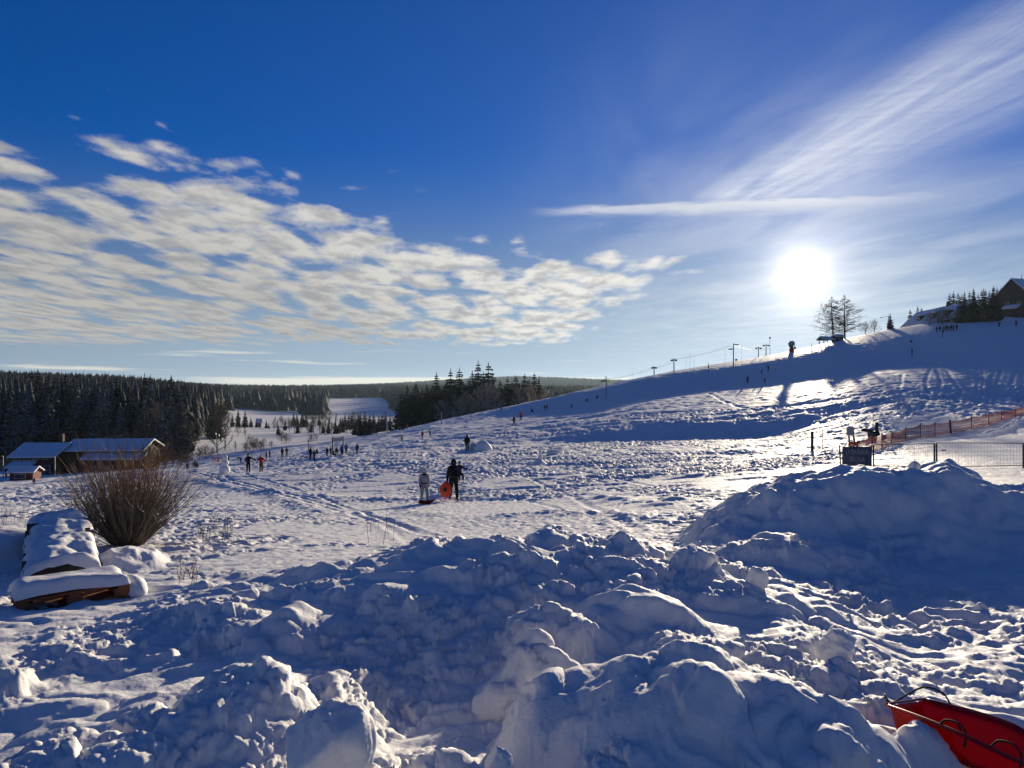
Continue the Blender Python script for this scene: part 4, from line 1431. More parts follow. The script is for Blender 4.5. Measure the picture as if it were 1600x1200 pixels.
def body_mesh(J, mats, bulk=1.0, hand=False):
    names = list(J)
    me = bpy.data.meshes.new('sk')
    extra = []
    verts = [J[n] for n in names]
    edges = [(names.index(a), names.index(b)) for a, b, _ in BONES]
    rad = []
    for n in names:
        r = RAD.get(n) or RAD[n[:2]]
        if n not in ('head', 'crown', 'neck'):
            r *= bulk
        rad.append(r)
    bones = [(Vector(J[a]), Vector(J[b]), w) for a, b, w in BONES]
    if hand:                    # thumb and four fingers, each a short chain of its own
        for sd, sg in (('L', 1), ('R', -1)):
            w = Vector(J['wr' + sd]); h = Vector(J['ha' + sd]); d = (h - w).normalized()
            side = d.cross(Vector((sg, 0, 0)))
            side = side.normalized() if side.length > .1 else Vector((0, 1, 0))
            nrm = d.cross(side).normalized()
            hi = names.index('ha' + sd); wi = names.index('wr' + sd)
            for k in range(4):
                o = side * (k - 1.5) * .024
                L = (.052, .064, .060, .046)[k]
                p1 = h + o + d * .02; p2 = p1 + d * L * .6; p3 = p2 + (d * .7 + nrm * .5 * sg).normalized() * L * .5
                i0 = len(verts)
                verts += [tuple(p1), tuple(p2), tuple(p3)]; rad += [.0125, .0115, .010]
                edges += [(hi, i0), (i0, i0 + 1), (i0 + 1, i0 + 2)]
                bones += [(h, p1, 'hand'), (p1, p2, 'hand'), (p2, p3, 'hand')]
            p1 = w.lerp(h, .45) - side * .045; p2 = p1 + (d * .8 - side * .35).normalized() * .05
            i0 = len(verts)
            verts += [tuple(p1), tuple(p2)]; rad += [.015, .012]
            edges += [(wi, i0), (i0, i0 + 1)]
            bones += [(w, p1, 'hand'), (p1, p2, 'hand')]
    me.from_pydata(verts, edges, [])
    o = bpy.data.objects.new('sk', me)
    COL.objects.link(o)
    sm = o.modifiers.new('s', 'SKIN')
    sm.use_smooth_shade = True
    sk = me.skin_vertices[0].data
    for i, r in enumerate(rad):
        sk[i].radius = (r, r * 0.86) if names[i % len(names)] in ('chest', 'belly', 'pelvis') and i < len(names) else (r, r)
    for i in range(len(sk)):
        sk[i].use_root = (i == 0)
    ss = o.modifiers.new('u', 'SUBSURF')
    ss.levels = 1
    dg = bpy.context.evaluated_depsgraph_get()
    out = bpy.data.meshes.new_from_object(o.evaluated_get(dg))
    bpy.data.objects.remove(o)
    bpy.data.meshes.remove(me)
    out.name = 'body'
    out.materials.clear()
    for m in mats:
        out.materials.append(m)
    n = len(out.polygons)
    cen = np.empty(n * 3, np.float32); out.polygons.foreach_get('center', cen); cen = cen.reshape(-1, 3)
    best = np.full(n, 9.0); mi = np.zeros(n, np.int32)
    slot = {'top': 0, 'leg': 1, 'head': 2, 'hand': 3, 'boot': 4}
    for a, b, w in bones:
        a = np.array(a); b = np.array(b)
        ab = b - a
        t = np.clip(((cen - a) @ ab) / max(1e-9, ab @ ab), 0, 1)
        d = np.linalg.norm(cen - (a + t[:, None] * ab), axis=1)
        if w == 'head':
            d = d + .02
        k = d < best
        best[k] = d[k]; mi[k] = slot[w]
    out.polygons.foreach_set('material_index', mi)
    out.polygons.foreach_set('use_smooth', np.ones(n, bool))
    return out


def person(px, yb, h_px, kind, top, legs, label, group=None, rz=0.0, hat=None, d=None, hood=False, dr=(3, 330), gloves='black', fine=False, boots=None, scarf=None, bulk=1.1, seed=0):
    p = spot(px, d) if d else seek(px, yb, *dr)
    full = {'sit': 1.05, 'crouch': 1.24, 'bend': 1.22, 'ski': 1.58, 'raise': 1.9}.get(kind, 1.77)
    h = h_px / F * p.y
    s = min(max(h / full, 0.50), 1.15)
    t = thing('person', label, 'person', p - Vector((0, 0, 0.015)), aim(p.x, p.y) + rz, group)
    t.scale = (s, s, s)
    J = pose(kind, random.Random(seed))
    mats = [C[top], C[legs], SKIN, C[gloves], C[boots] if boots else BOOT]
    link('body', body_mesh(J, mats, bulk, fine), t)
    hd = Vector(J['head']); cr = Vector(J['crown'])
    ax = (cr - hd).normalized()
    R = ax.to_track_quat('Z', 'Y').to_matrix()
    if abs(ax.z) > .5:
        R = Matrix.Identity(3)
    m = MB()
    if hood:
        m.ell(hd + ax * .035 + R @ Vector((0, .025, 0)), (.125, .125, .155), R, 12, 8)
        m.ell(Vector(J['neck']) + R @ Vector((0, .02, .0)), (.125, .115, .07), R, 12, 6)
        m.build('hood', C[hat or top], t, True)
    else:
        m.lathe([(.108, -.01), (.116, .02), (.112, .07), (.085, .115), (.03, .135)], hd + ax * .045, R, 12)
        m.ell(hd + ax * .19, (.028, .028, .028), R, 8, 6)
        m.build('hat', C[hat or 'black'], t, True)
    if fine:
        f = MB()
        f.ell(hd + R @ Vector((0, -.098, .0)), (.014, .022, .024), R, 6, 5)
        for sx in (-1, 1):
            f.ell(hd + R @ Vector((sx * .034, -.086, .035)), (.012, .008, .009), R, 6, 4, mi=1)
        f.box(hd + R @ Vector((0, -.09, -.045)), (.042, .012, .009), R, mi=2)
        f.build('face', [SKIN, C['black'], C['maroon']], t, True)
    if fine and kind != 'child':
        f = MB()
        prof = [(.205, .80), (.212, .86), (.19, 1.02), (.185, 1.12), (.20, 1.28), (.16, 1.42)]
        f.lathe(prof, (0, 0, 0), None, 16)
        f.v = [(x_ * 1.0, y_ * .82, z_) for x_, y_, z_ in f.v]
        j = f.build('jacket', C[top], t, True)
        b_ = MB(); b_.lathe([(.196, 1.005), (.205, 1.02), (.205, 1.05), (.194, 1.065)], (0, 0, 0), None, 16)
        b_.v = [(x_, y_ * .83, z_) for x_, y_, z_ in b_.v]
        b_.build('belt', C['darkgrey'], j, True)
    if scarf:
        f = MB()
        f.ell(Vector(J['neck']) + Vector((0, -.02, -.01)), (.135, .125, .065), None, 12, 6)
        f.build('scarf', C[scarf], t, True)
    return t


PLASTIC_RED = simple_mat('plastic_red', (0.34, 0.006, 0.008), 0.28, vary=0.08, scale=3, spec=0.5, trans=0.5)
PLASTIC_ORANGE = simple_mat('plastic_orange', (0.65, 0.075, 0.02), 0.35, vary=0.08, scale=3, trans=0.15)
PLASTIC_BLACK = simple_mat('plastic_black', (0.015, 0.015, 0.016), 0.45, vary=0.1)
PLASTIC_BLUE = simple_mat('plastic_blue', (0.05, 0.16, 0.55), 0.4, vary=0.1, trans=0.1)
WOOD_OLD = simple_mat('wood_weathered', (0.10, 0.075, 0.055), 0.85, vary=0.4, scale=8, bump=0.01)
WOOD_PALLET = simple_mat('wood_pallet', (0.26, 0.085, 0.028), 0.8, vary=0.3, scale=9, bump=0.008)
WOOD_DARK = simple_mat('wood_dark', (0.035, 0.026, 0.02), 0.85, vary=0.35, scale=5, bump=0.01)
METAL_DARK = simple_mat('metal_dark', (0.05, 0.052, 0.055), 0.55, metal=0.5, vary=0.2)
METAL_GREY = simple_mat('metal_grey', (0.30, 0.31, 0.32), 0.5, metal=0.6, vary=0.15)
GREY_PAINT = simple_mat('grey_paint', (0.32, 0.34, 0.34), 0.6, vary=0.15)
CONCRETE = simple_mat('concrete_pale', (0.42, 0.41, 0.39), 0.85, vary=0.15)
ROPE = simple_mat('rope_black', (0.012, 0.012, 0.012), 0.8)


def small_sled(name, label, px, yb, color, length=0.8, rz=0.0, group=None, dr=(3, 330), loc=None):
    """shallow tub sled lying on the snow, long axis x"""
    p = loc if loc is not None else seek(px, yb, *dr)
    t = thing(name, label, 'sled', p, rz, group)
    m = MB()
    n = 9
    V = []; Fs = []
    for i in range(n):
        u = i / (n - 1)
        w = 0.20 * (1 - 0.75 * abs(2 * u - 1) ** 4)
        x = (u - .5) * length
        k = 0.10 * max(0, (u - .72) / .28) ** 1.5
        for (yy, zz) in ((-1.08, .115), (-1, .12), (-.8, .03), (0, .02), (.8, .03), (1, .12), (1.08, .115)):
            V.append((x, yy * w, zz + k))
    for i in range(n - 1):
        for j in range(6):
            a = i * 7 + j
            Fs.append((a, a + 7, a + 8, a + 1))
    m.add(V, Fs)
    o = m.build('tub', color, t, True)
    so = o.modifiers.new('thick', 'SOLIDIFY'); so.thickness = 0.012
    r = MB()
    r.tube([(length * .5, -.04, .16), (length * .5 + .12, -.03, .1), (length * .5 + .25, 0, .03), (length * .5 + .12, .03, .09), (length * .5, .04, .16)], .006, 4)
    r.build('rope', ROPE, t)
    return t


def build_people():
    # the pair walking up the path
    a = person(663, 785, 56, 'walk', 'grey', 'grey', 'person in pale grey snowsuit walking up the trodden path beside a red sled', None, 0.25, hat='pale', d=31, fine=True, scarf='black', gloves='black', seed=1)
    b = person(709, 783, 65, 'carry', 'black', 'black', 'person in black hooded winter clothes carrying a child and an orange round sled', None, 0.1, hood=True, d=32.4, fine=True, seed=2, bulk=1.15)
    # child on the arm
    c = person(717, 783, 33, 'child', 'navy', 'navy', 'small child in dark navy snowsuit held on the arm of the person in black', None, 0.35, hat='teal', d=32.15, seed=3, fine=True, bulk=1.25)
    c.scale = (0.60,) * 3
    c.location.z = b.location.z + 0.86
    c.location.x = b.location.x + 0.25
    c.location.y = b.location.y - 0.16
    # orange round saucer sled
    sx = b.location.x - 0.33
    t = thing('saucer_sled', 'round orange sled with dark centre hanging from the hand of the person in black', 'sled', (sx, b.location.y - 0.06, b.location.z + 0.47), 0.0)
    t.rotation_euler = (math.radians(80), 0, math.radians(-28))
    m = MB()
    m.lathe([(.10, .045), (.20, .03), (.27, 0.0), (.31, -.02), (.325, -.01), (.315, .005), (.275, .022), (.20, .052), (.10, .067)], seg=24)
    m.build('disc', PLASTIC_ORANGE, t, True)
    m = MB(); m.lathe([(.095, .04), (.105, .05), (.105, .072), (.06, .080)], seg=18)
    m.build('centre_boss', PLASTIC_BLACK, t, True)
    for sg in (-1, 1):
        m = MB(); m.tube([(sg * .30, -.07, -.01), (sg * .34, -.03, .04), (sg * .34, .03, .04), (sg * .30, .07, -.01)], .013, 5)
        m.build('handle', PLASTIC_BLACK, t, True)
    # red sled by the feet of the grey figure
    small_sled('tub_sled', 'small red plastic sled at the feet of the person in pale grey', 0, 0, PLASTIC_RED, .62, -0.15, loc=Vector((a.location.x + .12, a.location.y - .32, float(H(a.location.x + .12, a.location.y - .32)[0]))))
    # round the snowman
    person(388, 740, 31, 'armsout', 'black', 'black', 'person in black standing with one arm stretched out to the right of the snowman', None, 0.1, dr=(20, 200))
    person(408, 738, 29, 'armsboth', 'red', 'darkgrey', 'person in red jacket with raised arms near the snowman', None, 2.6, dr=(20, 200), hat='pale')
    person(376, 722, 10, 'bend', 'black', 'black', 'person in black bent over double behind the one with stretched arm', None, 3.1, dr=(20, 200))
    person(304, 733, 13, 'crouch', 'green', 'black', 'person in green jacket crouching left of the snowman near the light pole', None, 0.4, dr=(20, 250))
    person(309, 732, 11, 'crouch', 'black', 'black', 'person in black crouching close beside the one in green jacket', None, -0.6, dr=(20, 250))
    person(293, 736, 13, 'stand', 'brown', 'brown', 'person in brown standing half hidden by the willow bush', None, 0, dr=(20, 250))
    person(416, 717, 13, 'stand', 'black', 'black', 'person in black standing just behind the one in red jacket', None, 1.0, dr=(20, 250))
    person(421.5, 716, 13, 'pocket', 'navy', 'navy', 'person in navy standing alone right behind the red jacket', None, 2.0, dr=(20, 250))
    person(357, 720, 9, 'stand', 'darkgrey', 'black', 'person in dark grey half hidden behind the snowman', None, 0.5, dr=(20, 250))
    person(441, 714, 15, 'stand', 'black', 'black', 'left one of two people in black with a dark sled on the slope', None, 0.5, dr=(20, 250))
    person(448, 713, 15, 'pocket', 'black', 'darkgrey', 'right one of two people in black with a dark sled on the slope', None, -0.5, dr=(20, 250))
    small_sled('tub_sled', 'dark sled at the feet of the pair in black on the slope', 438.5, 714.5, PLASTIC_BLACK, 1.1, 0.2, dr=(20, 250))
    person(459, 713, 5, 'sit', 'black', 'black', 'person in black sitting low on the snow right of the pair', None, 1.4, dr=(20, 250))
    person(485, 719, 20, 'stand', 'black', 'black', 'person in black standing nearest the little bright red sled', None, 0.9, dr=(20, 250))
    person(491, 719, 19, 'pocket', 'darkgrey', 'darkgrey', 'person in dark grey standing beside the one in black by the little red sled', None, -0.9, dr=(20, 250))
    person(495, 709, 9, 'crouch', 'black', 'black', 'person in black crouching behind the pair near the little red sled', None, 0.2, dr=(20, 250))
    small_sled('tub_sled', 'tiny bright red sled lying left of the standing pair', 478, 718.5, PLASTIC_RED, .5, 0.9, dr=(20, 250))
    # busy group at the banner frame
    person(511, 714, 16, 'raise', 'black', 'black', 'person in black with one arm raised, left end of the banner frame group', None, 0.3, dr=(20, 250))
    person(516.5, 713, 13, 'armsout', 'darkgrey', 'black', 'person in dark grey beside the raised arm at the banner frame', None, 0.3, dr=(20, 250))
    person(526.5, 712, 12, 'crouch', 'black', 'black', 'person in black crouching amid the group under the banner frame', None, -0.5, dr=(20, 250))
    person(521, 713, 8, 'sit', 'brown', 'black', 'person in brown sitting on a sled below the banner', None, 1.1, dr=(20, 250))
    person(534, 712, 18, 'stand', 'blue', 'black', 'left of two people in blue jackets below the banner frame', None, 0.6, dr=(20, 250))
    person(541, 711, 18, 'pocket', 'blue', 'navy', 'right of two people in blue jackets below the banner frame', None, -0.4, dr=(20, 250), hat='blue')
    person(558, 709, 17, 'pocket', 'black', 'black', 'person in black standing alone right of the banner group', None, 0.1, dr=(20, 250), hood=True)
    small_sled('tub_sled', 'long black sled on the snow right of the blue jackets', 549, 709.5, PLASTIC_BLACK, 1.0, 0.25, dr=(20, 250))
    small_sled('tub_sled', 'black sled lying in the middle of the banner group', 526, 713.5, PLASTIC_BLACK, 1.2, -0.1, dr=(20, 250))
    small_sled('tub_sled', 'blue plastic sled standing left of the banner group', 504, 716, PLASTIC_BLUE, .6, 0.6, dr=(20, 250))
    # up the slope
    person(628, 690.5, 11, 'stand', 'yellow', 'darkgrey', 'small child in yellow and dark clothes on the slope right of the white post', None, 0, dr=(40, 250))
    person(660, 685, 13, 'stand', 'red', 'darkgrey', 'person in dark red jacket on the slope left of one in black', None, 0.4, dr=(40, 250))
    person(672, 682.5, 12, 'walk', 'black', 'black', 'person in black walking on the slope right of the dark red jacket', None, 0.8, dr=(40, 250))
    person(624, 673, 7, 'sit', 'blue', 'navy', 'person in blue sitting at the edge of the slope below the spruces', None, 0.8, dr=(60, 250))
    person(630, 672.5, 8, 'crouch', 'black', 'black', 'person in black crouching between the blue and orange ones', None, 0.0, dr=(60, 250))
    person(636, 671, 8, 'crouch', 'orange', 'black', 'person in orange crouching at the edge of the slope below the spruces', None, 0.3, dr=(60, 250))
    person(730, 703.5, 26, 'stand', 'black', 'darkgrey', 'person in long black coat standing left of the snow igloo', None, 0.1, dr=(40, 250), hood=True, bulk=1.25)
    person(803, 664.5, 16, 'side', 'black', 'black', 'person in black walking uphill and pulling a sled', None, 0.1, dr=(60, 250), hat='darkgrey')
    small_sled('tub_sled', 'dark sled pulled by the walker in black on the upper slope', 795, 667, PLASTIC_BLACK, 1.1, 0.35, dr=(60, 250))
    person(814, 657.5, 16, 'stand', 'orange', 'darkgrey', 'person in orange jacket standing above the walker with the sled', None, 0.3, dr=(60, 250))
    person(831, 644, 6, 'sit', 'black', 'black', 'person in black sitting between the orange jacket and the dark pair', None, 0.6, dr=(60, 330))
    person(851, 640.5, 9, 'stand', 'black', 'black', 'left half of a dark pair standing close together in the upper shade', None, 0.3, dr=(60, 330))
    person(854.5, 640.5, 9, 'stand', 'darkgrey', 'black', 'right half of a dark pair standing close together in the upper shade', None, -0.3, dr=(60, 330))
    person(893, 639.5, 8, 'ski', 'maroon', 'black', 'person in dark red at the lit edge below the upper shade', None, 0.6, dr=(60, 330))
    person(915, 628.5, 5, 'crouch', 'black', 'black', 'person in black crouching in the upper shade left of the lone lift pole', None, 0.2, dr=(60, 330))
    person(918, 628.2, 5, 'crouch', 'darkgrey', 'black', 'person in dark grey crouching right against another in the upper shade', None, -0.2, dr=(60, 330))
    person(933, 623, 6, 'sit', 'black', 'black', 'person in black sitting beside the foot of the lone lift pole', None, 0.2, dr=(60, 330))
    person(803, 634.5, 4, 'crouch', 'black', 'black', 'tiny dark figure sliding down just below the brow', None, 0.9, dr=(60, 330))
    person(812, 628.5, 3.5, 'sit', 'black', 'black', 'tiny dark figure sitting on the sunlit brow beyond the sliding one', None, 0.9, dr=(60, 330))
    person(783, 641.5, 4, 'stand', 'brown', 'black', 'tiny figure in brown close to the frosted trees at the brow', None, 0.1, dr=(60, 330))
    person(876.5, 613, 6, 'stand', 'black', 'black', 'dark figure standing on the brow right of the twin floodlight', None, 0.1, dr=(60, 330))
    person(1030, 583, 6, 'stand', 'black', 'black', 'dark figure on the skyline between two lift poles', None, 0.1, dr=(60, 330))
    person(1000, 588.5, 4, 'sit', 'black', 'black', 'dark figure sitting on the skyline left of the lift poles', None, 0.1, dr=(60, 330))
    g = None
    person(1168, 599, 12, 'ski', 'green', 'black', 'skier in green jacket standing at the edge of the lit snow', None, 0.5, dr=(60, 330))
    person(1190, 585, 8, 'ski', 'red', 'maroon', 'skier in red leaning left in the shaded bank', None, 0.9, dr=(60, 330))
    person(1200.5, 580.5, 10, 'ski', 'red', 'black', 'skier in red highest of the three in the shaded bank', None, -0.5, dr=(60, 330))
    person(1195, 599, 9, 'walk', 'navy', 'maroon', 'small figure in dark clothes below the two red skiers', None, 0.2, dr=(60, 330))
    cols = [('navy', 'black'), ('black', 'black'), ('green', 'black'), ('black', 'navy'), ('teal', 'black'), ('black', 'black'), ('blue', 'navy'), ('maroon', 'black')]
    where = ['at the left end', 'second from left', 'in green third from left', 'in black and navy fourth from left', 'in teal', 'third from right', 'in blue', 'in dark red at the right end']
    for i, px in enumerate((1464, 1468.5, 1475, 1478.5, 1482, 1486, 1490, 1495)):
        person(px, 519.5 - i * .35, 11.5, 'stand' if i % 2 else 'ski', cols[i][0], cols[i][1], 'ski pupil %s of the row on the upper slope' % where[i], 'row of ski pupils on the upper slope', (i * 2.1) % 1.4 - .7, dr=(60, 330))
    person(1561, 511.5, 10, 'ski', 'black', 'black', 'skier in black below the dark chalet', None, 0.6, dr=(60, 330))
    person(1588, 510, 10, 'stand', 'navy', 'black', 'person in navy standing right of the skier below the dark chalet', None, 0.2, dr=(60, 330))
    person(1423.5, 536, 6, 'sit', 'darkgrey', 'black', 'lone figure sitting on the shaded bank left of the ski pupils', None, 0.2, dr=(60, 330))
    person(1266, 541, 9, 'stand', 'black', 'black', 'person in black standing beside the ski lift shelter left of the larches', None, 0.3, dr=(60, 330))
    person(1275, 538, 6, 'stand', 'darkgrey', 'black', 'person in dark grey between the shelter and the one in black', None, 0.3, dr=(60, 330))
    person(53, 758, 13, 'side', 'red', 'black', 'person in red top and black trousers walking in front of the small red hut', None, 0.3, dr=(60, 175))


build_people()


# ------------------------------------------------------------------ buildings
WALL_BROWN = simple_mat('wall_brown', (0.034, 0.022, 0.016), 0.85, vary=0.25, scale=2)
WALL_PALE = simple_mat('wall_pale', (0.38, 0.32, 0.25), 0.85, vary=0.15, scale=2)
WALL_RED = simple_mat('wall_red', (0.12, 0.018, 0.012), 0.8, vary=0.2, scale=3)
GLASS = simple_mat('window_glass', (0.03, 0.035, 0.045), 0.12, vary=0.1, spec=0.6)
FRAME_PALE = simple_mat('frame_pale', (0.45, 0.43, 0.40), 0.7, vary=0.1)
ROOF_DARK = simple_mat('roof_dark', (0.05, 0.045, 0.045), 0.8, vary=0.2)


def gable(root, L, W, hw, hr, wall, over=0.6, z0=-1.2, snow=0.25, off=(0, 0), ends=WALL_BROWN, name='wall'):
    """walls, gable roof (ridge along local x) and the snow lying on it"""
    ox, oy = off
    m = MB()
    x0, x1, y0, y1 = ox - L / 2, ox + L / 2, oy - W / 2, oy + W / 2
    V = [(x0, y0, z0), (x1, y0, z0), (x1, y1, z0), (x0, y1, z0), (x0, y0, hw), (x1, y0, hw), (x1, y1, hw), (x0, y1, hw), (x0, oy, hr - .1), (x1, oy, hr - .1)]
    m.add(V, [(0, 1, 5, 4), (1, 2, 6, 9, 5), (2, 3, 7, 6), (3, 0, 4, 8, 7)])
    w = m.build(name, wall, root)
    s = (hr - hw) / (W / 2)

    def slab(name, lo, th, mat, ov, parent, wob=0.0):
        mm = MB()
        a, b = x0 - ov, x1 + ov
        ze = hw - s * ov
        n = 9
        V = []; Fs = []
        rnd = random.Random(int(L * 10))
        for i in range(n):
            x = a + (b - a) * i / (n - 1)
            for (yy, zz) in ((y0 - ov, ze + lo), (oy, hr + lo), (y1 + ov, ze + lo), (y1 + ov, ze + lo + th * .8), (oy, hr + lo + th + rnd.uniform(-wob, wob)), (y0 - ov, ze + lo + th * .8 + rnd.uniform(-wob, wob))):
                V.append((x, yy + (rnd.uniform(-wob, wob) if yy != oy else 0), zz))
        for i in range(n - 1):
            for j in range(6):
                p = i * 6 + j; q = i * 6 + (j + 1) % 6
                Fs.append((p, q, q + 6, p + 6))
        Fs += [(0, 5, 4, 1), (1, 4, 3, 2)]
        e = (n - 1) * 6
        Fs += [(e, e + 1, e + 4, e + 5), (e + 1, e + 2, e + 3, e + 4)]
        mm.add(V, Fs)
        return mm.build(name, mat, parent)
    r = slab('roof', 0.0, 0.15, ROOF_DARK, over, root)
    slab('roof_snow', 0.16, snow, SNOW, over + 0.08, r, 0.06)
    return w, r


def window(root, c, w, h, face, frame=FRAME_PALE):
    """face: local axis the window looks along: '-y', '+x', '-x'"""
    d = {'-y': (0, -1), '+y': (0, 1), '+x': (1, 0), '-x': (-1, 0)}[face]
    along_x = d[0] == 0
    m = MB()
    t = 0.09
    for sx in (-1, 1):
        o = sx * (w / 2)
        m.box((c[0] + (o if along_x else 0), c[1] + (0 if along_x else o), c[2]), (t if along_x else .08, .08 if along_x else t, h + t))
    for sz in (-1, 0, 1):
        m.box((c[0], c[1], c[2] + sz * h / 2), ((w - t - .004) if along_x else .07, .07 if along_x else (w - t - .004), t * .8))
    f = m.build('window', frame, root)
    p = MB()
    p.box((c[0] - d[0] * .01, c[1] - d[1] * .01, c[2]), ((w - t) if along_x else .03, .03 if along_x else (w - t), h - .02))
    p.build('pane', GLASS, f)


def build_house_left():
    d = 166
    p = spot(138, d); z = -(745 - 600) / F * d
    root = thing('long_house', 'long low brown house with snow-covered roofs below the dark forest', 'house', (p.x, p.y, z), math.radians(5))
    k = d / F
    hw = (745 - 701) * k; hr = (745 - 689.5) * k
    # right wing with a lower front roof
    gable(root, 112 * k, 11, hw - .2, hr, WALL_BROWN, 0.7, -2.5, off=(32 * k, 2.5))
    # left block stands forward, roof slopes to the front
    gable(root, 56 * k, 12, hw - 1.0, hr - .5, WALL_BROWN, 0.8, -2.5, off=(-56 * k, -1.2))
    for (x0, x1, zt) in ((8 * k, 98 * k, 37.5 * k), (-84 * k, -50 * k, 29 * k)):
        y0 = -3.05 if x0 > 0 else -7.3
        m = MB()
        m.add([(x0, y0 - 3.2, zt - 1.0), (x1, y0 - 3.2, zt - 1.0), (x1, y0, zt), (x0, y0, zt), (x0, y0 - 3.2, zt - .7), (x1, y0 - 3.2, zt - .7), (x1, y0, zt + .35), (x0, y0, zt + .35)],
              [(0, 3, 2, 1), (4, 5, 6, 7), (0, 1, 5, 4), (1, 2, 6, 5), (3, 0, 4, 7), (2, 3, 7, 6)])
        pr = m.build('porch_roof', SNOW, root)
        for i in range(8 if x0 > 0 else 4):
            m = MB(); m.box((x0 + .3 + i * (x1 - x0 - .6) / (7 if x0 > 0 else 3), y0 - 2.95, zt / 2 - 1.5), (.25, .25, zt + 1.0)); m.build('post', WOOD_DARK, pr)
    for i in range(7):
        window(root, (14 * k + i * 12.6 * k, -3.05, 30 * k), 1.1, 1.2, '-y')
    for i in range(8):
        window(root, (14 * k + i * 11 * k, -3.05, 14 * k), 1.2, 1.5, '-y')
    for i in range(5):
        window(root, (-80 * k + i * 11 * k, -7.25, 16 * k), 1.1, 2.0, '-y')
    for i in range(4):
        window(root, (-78 * k + i * 13 * k, -7.25, 36 * k), 1.1, 1.0, '-y')
    m = MB()
    m.box((-40 * k, 0, hr + .5), (.9, .9, 2.2))
    m.build('chimney', WALL_BROWN, root)
    # red hut with a snowy roof
    d2 = 140
    p = spot(40, d2)
    k2 = d2 / F
    r2 = thing('red_hut', 'small red wooden hut with snow roof and a pale front window', 'hut', p, math.radians(6))
    gable(r2, 34 * k2, 3.0, 12 * k2, 18 * k2, WALL_RED, 0.35, -1.0, 0.22)
    m = MB(); m.box((-.2, -1.53, 6.2 * k2), (17 * k2, .08, 8 * k2)); f = m.build('window', FRAME_PALE, r2)
    m = MB(); m.box((-.2, -1.59, 6.2 * k2), (14.5 * k2, .05, 6.2 * k2)); m.build('pane', GLASS, f)
    # lamp posts near the house
    for i, (px, yt, yb, lb) in enumerate([(86, 716, 747, 'slim grey lamp post in front of the long house'), (5, 715, 752, 'slim grey lamp post left of the red hut')]):
        p = spot(px, 145)
        t = thing('lamp_post', lb, 'lamp post', p)
        h = (yb - yt) * 145 / F
        m = MB(); m.tube([(0, 0, -.2), (0, 0, h)], [.07, .05], 6); m.build('post', METAL_GREY, t)
        m = MB(); m.box((0, -.25, h + .02), (.2, .6, .14), bevel=.03); m.build('lamp', METAL_DARK, t)
    # small tan hut far out in the valley
    p = seek(405, 668, 300, 1200)
    k3 = p.y / F
    r3 = thing('valley_hut', 'tiny tan hut with snowy roof between trees in the valley', 'hut', p, .2)
    gable(r3, 8 * k3, 6 * k3, 8 * k3, 12 * k3, WALL_PALE, .3, -1, .5)
    window(r3, (0, -3.05 * k3, 4 * k3), 1.6, 2.0, '-y')


build_house_left()


